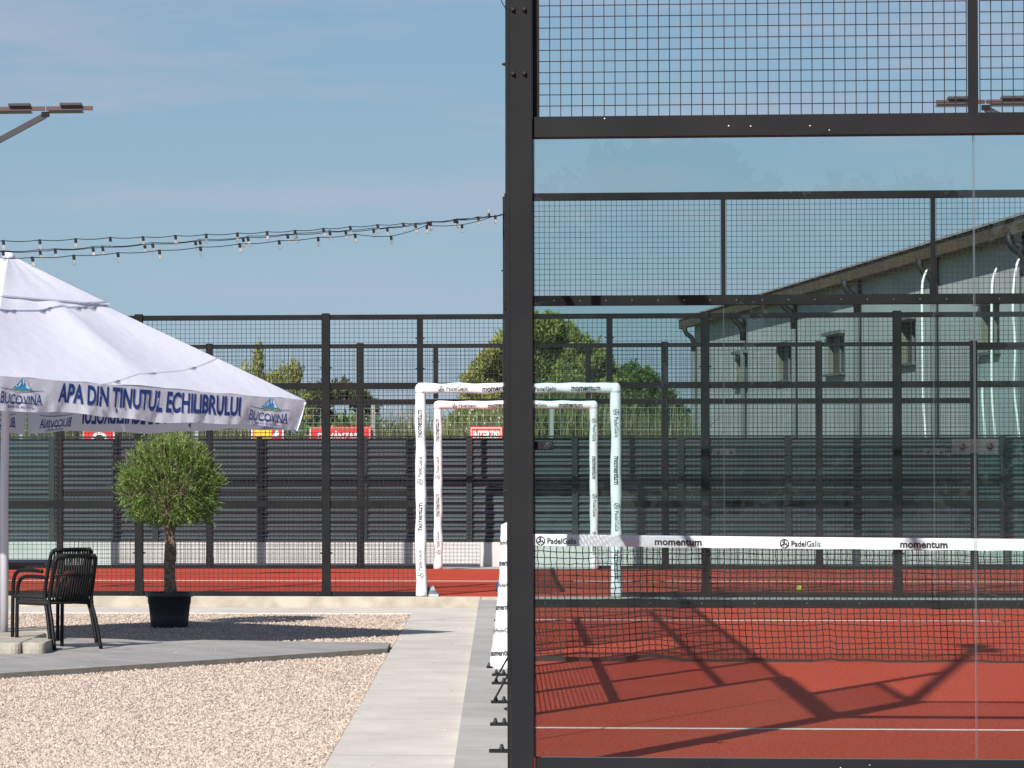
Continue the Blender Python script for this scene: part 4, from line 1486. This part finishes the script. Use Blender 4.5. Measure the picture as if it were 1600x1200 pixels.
for k, pts in STR.items():
    end = (-0.112, 19.97, 3.815)
    t = thing('festoon_lights', end, {'upper': 'string of clear bulbs, the highest of the three strands above the parasol', 'middle': 'string of clear bulbs, the middle strand on a doubled cable above the parasol',
                                      'lower': 'string of clear bulbs, the lowest strand, with a drooping kink before the post'}[k], 'string lights', 'festoon light strings')
    f = pts[0]
    sy_ = 0.51 if k == 'lower' else 0.40
    pre = [(f[0] - (0.256 if k != 'lower' else 0.237) * i, f[1] - sy_ * i, f[2] - (0.026 - 0.0022 * i) * i) for i in range(16, 0, -1)]
    allp = pre + pts + [end]
    cab = []
    for i in range(len(allp) - 1):
        p, q = Vector(allp[i]), Vector(allp[i + 1])
        for m_ in range(4):
            w = m_ / 4
            v = p.lerp(q, w)
            v.z -= 0.010 * math.sin(math.pi * w) * min(1, (q - p).length / .4)
            cab.append(v)
    cab.append(Vector(end))
    def cabfn(b):
        b.tube(cab, 0.0035, 5)
        if k == 'middle': b.tube([v + Vector((0.0, 0.01, 0.010 + 0.004 * math.sin(i * .7))) for i, v in enumerate(cab)], 0.003, 5)
    one(cabfn, 'cable', M['socket'], t)
    for i, p in enumerate(pre + pts):
        tilt = Vector((R.uniform(.05, .30), R.uniform(-.1, .1), -1)).normalized()
        if k == 'middle' and i == len(pre + pts) - 1: tilt = Vector((.1, 0, 1)).normalized()
        p = Vector(p)
        s_ = MB()
        s_.tube([p + tilt * -0.006, p + tilt * 0.004, p + tilt * 0.030, p + tilt * 0.036], [0.008, 0.0125, 0.0125, 0.009], 8)
        so_ = s_.build('socket', M['socket'], t)
        g = MB()
        g.tube([p + tilt * 0.0365, p + tilt * 0.044, p + tilt * 0.056, p + tilt * 0.068, p + tilt * 0.078, p + tilt * 0.082], [0.009, 0.013, 0.0185, 0.020, 0.013, 0.003], 10)
        g.build('bulb', M['bulb'], so_, True)

# ------------------------------------------------------------------ plinth and slatted fence at the back
t0 = one(lambda b: b.bbox(-24, 24, 35.0, 35.22, -0.19, 0.305, 0.008), 'plinth_wall', M['plinth'])
tag(t0, 'low pale concrete plinth wall under the dark slatted fence', 'wall')
t = thing('slat_fence', (0, 35.06, 0.305), 'long anthracite metal fence of horizontal slats on the pale plinth', 'fence')
sp = 1.4255
for i in range(-12, 13):
    x = -0.575 + i * sp
    one(lambda b: b.bbox(x - 0.040, x + 0.040, 35.02, 35.12, 0.306, 1.725, 0.003), 'post', M['slat_post'], t)
    b = MB()
    xa, xc = x + 0.041, x + sp - 0.041
    z = 0.335
    prof = []
    while z < 1.70:
        prof += [(35.112, z), (35.046, z + 0.010), (35.046, z + 0.028), (35.086, z + 0.048), (35.060, z + 0.060), (35.060, z + 0.078), (35.112, z + 0.102), (35.112, z + 0.120)]
        z += 0.1262
    n_ = len(prof)
    vs = [(xa, y, z) for y, z in prof] + [(xc, y, z) for y, z in prof]
    b.add(vs, [(k, k + n_, k + n_ + 1, k + 1) for k in range(n_ - 1)])
    b.add([(x_, y + .012, z) for x_ in (xa, xc) for y, z in prof], [(k, k + 1, k + n_ + 1, k + n_) for k in range(n_ - 1)])
    b.build('slat_panel', M['slat'], t)
one(lambda b: b.bbox(-17.7, 18, 35.03, 35.13, 1.7255, 1.75, 0.003), 'top_cap', M['slat_post'], t)
one(lambda b: (b.box(-17.7, 18, 35.045, 35.075, 0.3065, 0.334),), 'bottom_rail', M['slat_post'], t)
for i in range(12, 13): pass

# ------------------------------------------------------------------ wire panel fence beyond, with signs on it
t = thing('wire_fence', (0, 37.0, -0.2), 'thin grey welded wire fence in front of the tall green plants', 'fence')
for i in range(-7, 2):
    x = -1.94 + i * 2.5
    one(lambda b: b.bbox(x - 0.03, x + 0.03, 37.0, 37.06, -0.19, 2.20, 0.003), 'post', M['galv'], t)
    one(lambda b: (wires(b, (x + .03, 36.98, -0.1), (1, 0, 0), (0, 1, 0), 2.44, 2.25, 0.1, 0.0045),), 'wire_panel', M['galv'], t)


def sign(x0, x1, z0, z1, fn, label, name='warning_sign'):
    t = thing(name, ((x0 + x1) / 2, 36.93, z0), label, 'sign', 'signs on the wire fence')
    fn(t, x0, x1, z0, z1)


Yg = 36.93


def rect(b, x0, x1, z0, z1, d): b.box(x0, x1, Yg - d - 0.002, Yg - d, z0, z1)


def s_circle(t, x0, x1, z0, z1):
    one(lambda b: b.box(x0, x1, Yg, Yg + .006, z0, z1), 'board', M['red'], t)
    cx, cz = (x0 + x1) / 2 + .01, z1 - .175
    one(lambda b: b.lathe([(0.115, 0), (0.115, -0.002)], (cx, Yg - 0.001, cz), 24, 0, 'y'), 'disc', M['signwhite'], t)
    one(lambda b: b.lathe([(0.075, 0), (0.075, -0.002)], (cx, Yg - 0.0045, cz), 24, 0, 'y'), 'disc', M['ink'], t)
    one(lambda b: (rect(b, x0, x0 + .015, z0, z1, .001), rect(b, x1 - .015, x1, z0, z1, .001)), 'border', M['signwhite'], t)


def s_yellow(t, x0, x1, z0, z1):
    one(lambda b: b.box(x0, x1, Yg, Yg + .006, z0, z1), 'board', M['signwhite'], t)
    one(lambda b: rect(b, x0 + .02, x1 - .02, z0, z1 - .012, .001), 'red_field', M['red'], t)
    one(lambda b: rect(b, x0 + .04, x0 + .29, z0, z1 - .034, .004), 'yellow_field', M['yellow'], t)
    one(lambda b: b.add([(x0 + .30, Yg - .006, z1 - .12), (x0 + .37, Yg - .006, z1 - .03), (x0 + .40, Yg - .006, z1 - .09), (x0 + .36, Yg - .006, z1 - .14)], [(3, 2, 1, 0)]), 'flash', M['signwhite'], t)


def s_text(txt, w, h):
    def f(t, x0, x1, z0, z1):
        one(lambda b: b.box(x0, x1, Yg, Yg + .006, z0, z1), 'board', M['red'], t)
        vf = fit(text_mesh(txt, bold=0.03), w, h)
        b = MB()
        put(b, vf, lambda x, y: ((x0 + x1) / 2 + x, Yg - .003, z1 - 0.055 - h / 2 + y))
        b.build('lettering', M['signwhite'], t)
        one(lambda b: (rect(b, x0 + .012, x1 - .012, z1 - .024, z1 - .014, .001), rect(b, x0 + .012, x0 + .022, z0 + .02, z1 - .0245, .001), rect(b, x1 - .022, x1 - .012, z0 + .02, z1 - .0245, .001)), 'border', M['signwhite'], t)
    return f


sign(-6.05, -5.60, 1.50, 1.885, s_circle, 'red sign with a white ring, leftmost on the wire fence under the parasol valance')
sign(-3.66, -3.20, 1.50, 1.882, s_yellow, 'red and yellow sign just under the right corner of the parasol')
sign(-2.84, -1.97, 1.50, 1.888, s_text("DE VÂNZARE", .62, .13), 'long red sign with white letters behind the two tall fence posts', 'sale_sign')
sign(-0.575, -0.125, 1.50, 1.886, s_text("INTERZIS!", .37, .13), 'red sign reading INTERZIS! left of the thick corner post')


# ------------------------------------------------------------------ vegetation
def leafmass(name, m, parent, clumps, n, lw, ll, up=0.2, label=None):
    """clumps: (x,y,z,rx,ry,rz); leaf sized quads spread through the shells of the clumps"""
    cl = np.array(clumps, float)
    vol = (cl[:, 3] * cl[:, 4] * cl[:, 5]) ** (2 / 3)
    idx = NR.choice(len(cl), n, p=vol / vol.sum())
    d = NR.normal(size=(n, 3))
    d /= np.linalg.norm(d, axis=1)[:, None]
    rad = (0.5 + 0.52 * NR.random(n) ** 0.6 + 0.42 * NR.random(n) ** 9)[:, None]
    lump = (1 + 0.16 * np.sin(d[:, 0] * 6 + idx) * np.sin(d[:, 2] * 7 + idx * 2))[:, None]
    p = cl[idx, :3] + d * rad * lump * cl[idx, 3:6]
    q = NR.normal(size=(n, 3))
    q[:, 2] += up * 3
    q /= np.linalg.norm(q, axis=1)[:, None]
    a = np.cross(q, NR.normal(size=(n, 3)))
    a /= np.linalg.norm(a, axis=1)[:, None]
    sc = (0.6 + 0.8 * NR.random(n))[:, None]
    v = np.stack([p, p + q * ll * .5 * sc + a * lw * sc, p + q * ll * sc, p + q * ll * .5 * sc - a * lw * sc], 1)
    v = v.reshape(-1, 3) - np.array(ORG[parent.name] if parent is not None else (0, 0, 0))
    f = np.arange(n * 4).reshape(-1, 4)
    me = bpy.data.meshes.new(name)
    me.from_pydata(v.tolist(), [], f.tolist())
    me.materials.append(m)
    o = bpy.data.objects.new(name, me)
    C.objects.link(o)
    if parent is not None: o.parent = parent
    return o


def tree(name, x, y, h, w, m, label, clumps, n, lw=.05, ll=.14, cat='tree', group=None, up=.2, trunk=True):
    t = thing(name, (x, y, -0.2), label, cat, group)
    b = MB()
    b.tube([(x, y, -.2), (x + .05, y, h * .25), (x, y + .1, h * .5), (x + .1, y, h * .72)], [w * .06, w * .045, w * .03, w * .012], 8)
    for c in clumps[:9]:
        b.tube([(x, y, h * .28), ((x + c[0]) / 2, (y + c[1]) / 2, (h * .35 + c[2]) / 2), (c[0], c[1], c[2])], [w * .028, w * .018, w * .006], 6)
    b.build('trunk', M['bark'], t)
    leafmass('crown', m, t, clumps, n, lw, ll, up)
    return t


def clumps_from(outline, y, ry, n, rmin, rmax, zlow):
    """clumps filling a rough skyline outline [(x, ztop)...]"""
    out = []
    xs = [o[0] for o in outline]
    zs = [o[1] for o in outline]
    for _ in range(n):
        x = R.uniform(xs[0], xs[-1])
        zt = np.interp(x, xs, zs)
        r_ = R.uniform(rmin, rmax)
        z = R.uniform(zlow, max(zlow + .01, zt - r_ * 0.8))
        out.append((x, y + R.uniform(-ry, ry), z, r_, r_ * 1.2, r_ * R.uniform(.7, 1.0)))
    for _ in range(n // 2):
        x = R.uniform(xs[0], xs[-1])
        zt = float(np.interp(x, xs, zs))
        r_ = rmin
        out.append((x, y + R.uniform(-ry, ry), zt - r_ * .9, r_, r_, r_))
    for _ in range(n // 3):
        x = R.uniform(xs[0], xs[-1])
        zt = float(np.interp(x, xs, zs))
        out.append((x, y + R.uniform(-ry, ry), zt + R.uniform(-.10, .03), R.uniform(.03, .07), .06, R.uniform(.10, .22)))
    return out


tree('willow_tree', 0.7, 60, 4.2, 3.0, M['willow'], 'olive green bushy willow with the tallest crown, behind the padded gate frames',
     clumps_from([(-.95, 2.6), (-.6, 3.3), (-.2, 3.75), (.15, 4.0), (.55, 4.2), (1.0, 4.15), (1.4, 3.85), (1.75, 3.6), (2.0, 3.35), (2.2, 2.9)], 60, .9, 230, .12, .30, .9) + [(.3, 60, 3.3, .5, .5, .45), (.75, 60.2, 3.45, .55, .5, .5), (1.3, 60, 3.1, .5, .5, .5), (-.1, 60.3, 2.9, .5, .5, .5), (1.8, 60, 2.8, .45, .4, .5), (.6, 60, 2.6, .9, .5, .5)], 125000, .015, .10, group='trees beyond the wire fence', up=.4)
tree('shrub_tree', -4.75, 60, 3.7, 1.5, M['willow'], 'sparse upright shrub with thin shoots right above the edge of the parasol',
     [(-5.0, 60, 3.1, .12, .2, .55), (-5.25, 60, 2.8, .18, .2, .45), (-4.95, 60, 3.45, .07, .1, .3), (-4.7, 60, 2.75, .2, .2, .4), (-4.4, 60, 2.9, .25, .25, .35), (-4.25, 60, 3.1, .13, .2, .25), (-4.8, 60, 2.3, .5, .3, .5), (-4.3, 60, 2.4, .4, .3, .4)], 9000, .016, .085, group='trees beyond the wire fence', up=.6)
tree('dark_shrub', -3.65, 62, 2.9, 1.5, M['dark_leaf'], 'dark green shrub between the parasol corner and the first tall post',
     clumps_from([(-4.3, 2.6), (-3.9, 2.95), (-3.6, 2.85), (-3.2, 2.95), (-2.95, 2.75), (-2.7, 2.5)], 62, .5, 40, .14, .26, .8), 26000, .02, .08, group='trees beyond the wire fence')
tree('round_bush', 2.9, 60, 3.1, 2, M['bush'], 'green bush right of the willow, against the end of the barn',
     clumps_from([(1.9, 3.0), (2.3, 3.15), (2.75, 3.15), (3.1, 2.8), (3.3, 2.55), (3.45, 2.4)], 60, .6, 70, .18, .32, .6), 46000, .02, .09, group='trees beyond the wire fence')
tree('low_bush', 1.7, 58, 2.2, 3, M['dark_leaf'], 'low dark bush growing at the foot of the willow',
     clumps_from([(-.9, 2.2), (.5, 2.6), (1.6, 2.8), (2.6, 2.6), (3.2, 2.4)], 58, .4, 80, .2, .34, .5), 44000, .02, .08, group='trees beyond the wire fence')
hedge_c = [(x + R.uniform(-.3, .3), 100 + R.uniform(-1, 1), R.uniform(.5, 2.1 + .35 * math.sin(x * .8) + .25 * math.sin(x * 2.3)), .6, .6, .5) for x in np.arange(-30, 26, .33)]
tag(leafmass('far_wood', M['dark_leaf'], None, hedge_c, 42000, .05, .12), 'distant dark green hedge line along the horizon', 'hedge', kind='stuff')


def reeds():
    n = 15000
    x = -12 + NR.random(n) * 14.6
    y = 38.0 + NR.random(n) * 4.5
    h = 1.95 + 0.30 * np.sin(x * .9 + 1) + 0.16 * np.sin(x * 2.7) + 0.32 * NR.normal(size=n) * .6
    h = np.where(x < -2.5, h + .10, h + .12)
    ang = NR.random(n) * 6.283
    lean = 0.10 + 0.75 * NR.random(n) ** 1.5
    w = 0.012 + 0.020 * NR.random(n)
    seg = 4
    V = []
    for k in range(seg + 1):
        q = k / seg
        cx = x + np.cos(ang) * lean * q ** 2.2 * h * .55
        cy = y + np.sin(ang) * lean * q ** 2.2 * h * .55
        cz = -0.2 + (h + .2) * (q - 0.22 * lean * q ** 4)
        ww = w * (1 - q) ** .7 + .001
        sx, sy = -np.sin(ang + .6) * ww, np.cos(ang + .6) * ww
        V.append(np.stack([cx - sx, cy - sy, cz], 1))
        V.append(np.stack([cx + sx, cy + sy, cz], 1))
    V = np.stack(V, 1).reshape(-1, 3)
    f = np.array([(2 * k, 2 * k + 1, 2 * k + 3, 2 * k + 2) for k in range(seg)])
    f = (f[None] + (np.arange(n) * 2 * (seg + 1))[:, None, None]).reshape(-1, 4)
    me = bpy.data.meshes.new("reeds")
    me.from_pydata(V.tolist(), [], f.tolist())
    me.materials.append(M['reed'])
    o = bpy.data.objects.new("reeds", me)
    C.objects.link(o)
    tag(o, 'tall green reeds and long grass behind the wire fence', 'reeds', kind='stuff')
    # pale flower heads among them
    b = MB()
    for _ in range(130):
        xx = R.uniform(-2.2, .3) if R.random() < .75 else R.uniform(-8, 3)
        zz = R.uniform(1.85, 2.2)
        b.lathe([(0.004, -.016), (0.011, 0), (0.008, .014)], (xx, R.uniform(37.9, 39.5), zz), 5)
    tag(b.build('wild_flowers', M['flower']), 'small pale flower heads scattered among the reeds', 'flowers', kind='stuff')


reeds()
tag(leafmass('undergrowth', M['bush'], None, [(x, 43.5 + R.uniform(-.6, .6), R.uniform(.3, 1.95), .5, .4, .35) for x in np.arange(-13, 2.5, .11)], 52000, .03, .12, .5), 'dense green undergrowth behind the reeds', 'undergrowth', kind='stuff')


# ------------------------------------------------------------------ barn
def wx(y): return 8.158 - 0.0702 * (y - 45)


t = thing('barn', (wx(65), 65, -0.2), 'long grey barn with a brown eave, seen through the glass on the right', 'barn')
y0, y1 = 36.6, 88.6
sl_ = Vector((wx(y1) - wx(y0), y1 - y0, 0)).normalized()
nr_ = Vector((-sl_.y, sl_.x, 0))          # outward (towards -x)
if nr_.x > 0: nr_ = -nr_


def along(y, off, z):
    p = Vector((wx(y), y, z)) + nr_ * off
    return p


EZ = lambda y: 5.10
b = MB()
# wall with window openings cut as real recesses
wins = [(77.9, 80.0, 3.25, 3.97), (70.4, 72.7, 3.25, 4.0), (63.0, 65.3, 3.17, 4.03), (54.8, 56.3, 3.16, 3.96), (47.0, 48.6, 3.16, 3.96)]
ys = sorted([y0, y1] + [w[0] for w in wins] + [w[1] for w in wins])
zs_ = [-0.2, 3.2, 3.98, 5.16]
for i in range(len(ys) - 1):
    ya, yb = ys[i], ys[i + 1]
    hole = any(abs(w[0] - ya) < 1e-6 for w in wins)
    for j in range(3):
        if hole and j == 1: continue
        za, zb = zs_[j], zs_[j + 1]
        b.add([along(ya, 0, za), along(yb, 0, za), along(yb, 0, zb), along(ya, 0, zb)], [(0, 1, 2, 3)])
# far gable and near gable
for yy in (y0, y1):
    p = along(yy, 0, 0)
    b.add([(p.x, yy, -.2), (p.x + 16, yy, -.2), (p.x + 16, yy, 5.1), (p.x + 8, yy, 7.0), (p.x, yy, 5.14)], [(0, 1, 2, 3, 4)])
b.build('wall', M['barn'], t)
for (ya, yb, _, _) in wins:
    za, zb = 3.2, 3.98
    d = -0.14
    b = MB()
    b.add([along(ya, 0, za), along(ya, d, za), along(ya, d, zb), along(ya, 0, zb)], [(0, 1, 2, 3)])
    b.add([along(yb, 0, za), along(yb, d, za), along(yb, d, zb), along(yb, 0, zb)], [(3, 2, 1, 0)])
    b.add([along(ya, 0, za), along(yb, 0, za), along(yb, d, za), along(ya, d, za)], [(3, 2, 1, 0)])
    b.add([along(ya, 0, zb), along(yb, 0, zb), along(yb, d, zb), along(ya, d, zb)], [(0, 1, 2, 3)])
    wf = b.build('window', M['window_frame'], t)
    one(lambda b: b.add([along(ya, d + .02, za), along(yb, d + .02, za), along(yb, d + .02, zb), along(ya, d + .02, zb)], [(0, 1, 2, 3)]), 'pane', M['window'], wf)
    ym = (ya + yb) / 2
    one(lambda b: (b.bar(along(ym, d + .05, za), along(ym, d + .05, zb), .05, .05), b.bar(along(ya - .1, .06, zb + .05), along(yb + .1, .06, zb + .05), .12, .07), b.bar(along(ya - .1, .04, za - .03), along(yb + .1, .04, za - .03), .10, .05)), 'trim', M['barn_dark'], wf)
for yy in (52.6, 61.0, 69.8, 78.3, 45.0):
    one(lambda b: b.bar(along(yy, .03, -.2), along(yy, .03, 4.98), .30, .06, up=(1, 0, 0)), 'pilaster', M['barn_dark'], t)
# eave, roof, gutter
roofs = MB()
A0, A1 = along(y0 - .5, .55, 5.10), along(y1 + .9, .55, 5.10)
b = MB()
for (o1, o2, z1, z2) in ((.55, -.02, 5.00, 5.22), (.56, .55, 4.95, 5.22)):
    pass
q = [(.32, 5.20), (.32, 4.96), (.24, 4.94), (.02, 5.00), (.02, 5.20)]
vs = [along(y0 - .5, o, z) for o, z in q] + [along(y1 + .9, o, z) for o, z in q]
b.add(vs, [(k, (k + 1) % 5, (k + 1) % 5 + 5, k + 5) for k in range(5)] + [(0, 1, 2, 3, 4), (9, 8, 7, 6, 5)])
ev = b.build('eave', M['soffit'], t)
rf = MB()
q = [(.36, 5.205), (.36, 5.245), (-8.0, 7.14), (-8.0, 7.09)]
vs = [along(y0 - .5, o, z) for o, z in q] + [along(y1 + .9, o, z) for o, z in q]
rf.add(vs, [(k, (k + 1) % 4, (k + 1) % 4 + 4, k + 4) for k in range(4)] + [(0, 1, 2, 3), (7, 6, 5, 4)])
q = [(-8.0, 7.14), (-8.0, 7.09), (-16.5, 5.1), (-16.5, 5.15)]
vs = [along(y0 - .5, o, z) for o, z in q] + [along(y1 + .9, o, z) for o, z in q]
rf.add(vs, [(k, (k + 1) % 4, (k + 1) % 4 + 4, k + 4) for k in range(4)] + [(0, 1, 2, 3), (7, 6, 5, 4)])
rf.build('roof', M['roof'], t)
for yy in (87.9, 78.0, 69.5, 60.8, 52.4, 44.5):
    b = MB()
    P_ = [along(yy, .34, 5.0), along(yy, .34, 4.86), along(yy, .28, 4.76), along(yy, .17, 4.68), along(yy, .11, 4.56), along(yy, .10, 4.3), along(yy, .10, -.1)]
    b.tube(P_[:6], .065, 8)
    dp = b.build('downspout', M['rubber'], t, True)
    one(lambda b: b.tube([P_[5], P_[6]], .06, 8), 'lower_pipe', M['barn_dark'], dp, True)

# tall white pipes standing behind the slatted fence
for (pts, lab) in (([(6.33, 1.0), (6.28, 1.75), (6.245, 2.3), (6.235, 3.2), (6.235, 4.0), (6.27, 4.2), (6.31, 4.30)], 'tall white pipe with a bent tip, leftmost of those before the barn'),
                   ([(7.17, 1.0), (7.16, 1.8), (7.13, 2.3), (7.13, 2.50), (7.155, 2.62)], 'short white pipe rising beside the glazed end bay of the far fence'),
                   ([(7.33, 1.0), (7.31, 1.8), (7.27, 2.4), (7.27, 3.3), (7.28, 4.0), (7.31, 4.2), (7.35, 4.32)], 'tall white pipe with a bent tip, third from the left before the barn'),
                   ([(7.70, 1.0), (7.67, 1.8), (7.60, 2.5), (7.62, 3.1), (7.59, 3.7), (7.61, 4.1), (7.65, 4.35), (7.69, 4.46)], 'tall white pipe with a bent tip, rightmost before the barn')):
    P_ = [Vector((x, 42.0, z)) for x, z in pts]
    P_ = [P_[0] + Vector((0, 0, -1.2))] + P_
    sm_ = []
    for i in range(len(P_) - 1):
        p0 = P_[max(i - 1, 0)]; p1 = P_[i]; p2 = P_[i + 1]; p3 = P_[min(i + 2, len(P_) - 1)]
        for k in range(5):
            q = k / 5
            sm_.append(0.5 * ((2 * p1) + (-p0 + p2) * q + (2 * p0 - 5 * p1 + 4 * p2 - p3) * q * q + (-p0 + 3 * p1 - 3 * p2 + p3) * q ** 3))
    sm_.append(P_[-1])
    b = MB()
    b.tube(sm_, [0.019] * (len(sm_) - 4) + [0.018, 0.016, 0.012, 0.006], 8)
    tag(b.build('white_pipe', M['pipe'], None, True), lab, 'pipe', 'white pipes before the barn')

# ------------------------------------------------------------------ small things on and by the second court
t = MB()
vs, fs = [], []
for i in range(9):
    for k in range(16):
        a, c = math.pi * (i / 8) - math.pi / 2, 2 * math.pi * k / 16
        vs.append((3.098 + .034 * math.cos(a) * math.cos(c), 25.1 + .034 * math.cos(a) * math.sin(c), 0.017 + .034 * math.sin(a)))
fs = [(i * 16 + k, i * 16 + (k + 1) % 16, (i + 1) * 16 + (k + 1) % 16, (i + 1) * 16 + k) for i in range(8) for k in range(16)]
t.add(vs, fs)
bt = thing('padel_ball', (3.098, 25.1, -0.017), 'bright yellow green ball lying on the far red court', 'ball')
t.build('felt', M['ball'], bt, True)
one(lambda b: b.tube([(3.098 + .0335 * math.cos(a), 25.1 + .0335 * math.sin(a) * .9, 0.017 + .018 * math.sin(2 * a)) for a in [k * math.pi / 12 for k in range(25)]], .002, 5), 'seam', M['signwhite'], bt)

t = thing('shoe', (-0.875, 23.50, -0.020), 'small grey and black shoe at the foot of the larger padded gate frame', 'shoe')
b = MB()
secs = [(0.0, .030, .022, .020), (.03, .044, .030, .032), (.09, .050, .034, .052), (.15, .043, .034, .078), (.21, .040, .036, .095), (.26, .037, .034, .100), (.285, .020, .03, .08)]
ax = Vector((-.25, .97, 0)).normalized()
sd = Vector((ax.y, -ax.x, 0))
vs = []
o_ = Vector((-0.845, 23.385, -0.018))
for (s, w, _, h) in secs:
    h = h * .95
    for k in range(12):
        a = 2 * math.pi * k / 12
        z = max(0.012, .012 + h * .5 + h * .5 * math.sin(a))
        vs.append(o_ + ax * s + sd * w * math.cos(a) + Vector((0, 0, z)))
b.add(vs, [(i * 12 + k, i * 12 + (k + 1) % 12, (i + 1) * 12 + (k + 1) % 12, (i + 1) * 12 + k) for i in range(6) for k in range(12)] + [tuple(range(11, -1, -1)), tuple(72 + k for k in range(12))])
b.build('upper', M['shoe'], t, True)
b = MB()
vs = []
for z in (0.0, .024):
    for (s, w, _, h) in secs: vs.append(o_ + ax * (s - .003) + sd * (w + .004) + Vector((0, 0, z)))
    for (s, w, _, h) in reversed(secs): vs.append(o_ + ax * (s - .003) - sd * (w + .004) + Vector((0, 0, z)))
n_ = 14
b.add(vs, [tuple(range(n_ - 1, -1, -1)), tuple(range(n_, 2 * n_))] + [(k, (k + 1) % n_, (k + 1) % n_ + n_, k + n_) for k in range(n_)])
b.build('sole', M['shoe_white'], t)
one(lambda b: [b.bar(o_ + ax * (.10 + .022 * k) - sd * .026 + Vector((0, 0, .066 + .011 * k)), o_ + ax * (.11 + .022 * k) + sd * .026 + Vector((0, 0, .068 + .011 * k)), .006, .006) for k in range(4)], 'laces', M['signwhite'], t)

t = thing('cloth_bag', (-0.10, 25.0, -0.017), 'small dark blue cloth bag peeping out left of the white post cover', 'bag')
b = MB()
vs = []
for i in range(9):
    q = i / 8
    for k in range(14):
        a = 2 * math.pi * k / 14
        r_ = (.115 * (1 - q ** 3 * .75)) * (1 + .10 * math.sin(3 * a + i) + .05 * math.sin(5 * a - i * 2))
        vs.append((-0.10 + r_ * math.cos(a), 25 + r_ * math.sin(a), -0.016 + .15 * q))
b.add(vs, [(i * 14 + k, i * 14 + (k + 1) % 14, (i + 1) * 14 + (k + 1) % 14, (i + 1) * 14 + k) for i in range(8) for k in range(14)] + [tuple(range(13, -1, -1)), tuple(112 + k for k in range(14))])
b.build('bag_body', M['bluebag'], t, True)
one(lambda b: b.tube([(-.14, 25, .11), (-.13, 25, .17), (-.09, 25, .18), (-.07, 25, .11)], .006, 6), 'handle', M['bluebag'], t)

# ------------------------------------------------------------------ trees behind the camera, mirrored faintly in the near glass
for (x, w, h, lab) in ((3.2, 3.6, 7.9, 'tallest leafy tree standing behind the viewer, mirrored in the near glass'), (-1.5, 3.2, 6.6, 'leafy tree behind the viewer, just left of the tallest one'), (7.2, 3.2, 6.9, 'leafy tree behind the viewer, just right of the tallest one'),
                       (-6.5, 3.4, 6.2, 'leafy tree behind the viewer, leftmost of the row'), (12, 3.6, 6.3, 'leafy tree behind the viewer, rightmost of the row')):
    cl = []
    for _ in range(70):
        a = R.uniform(0, 6.28)
        rr_ = R.uniform(.1, 1)
        z = R.uniform(0.6, h * .9)
        lim = math.sqrt(max(.05, 1 - (max(0, z - h * .45) / (h * .52)) ** 2))
        cl.append((x + math.cos(a) * rr_ * w * .85 * lim, -60 + math.sin(a) * rr_ * w * .5 * lim, z, .85, .8, .65))
    tree('broad_tree', x, -60, h, w, M['dark_leaf'], lab, cl, 16000, .11, .30, group='trees behind the viewer')
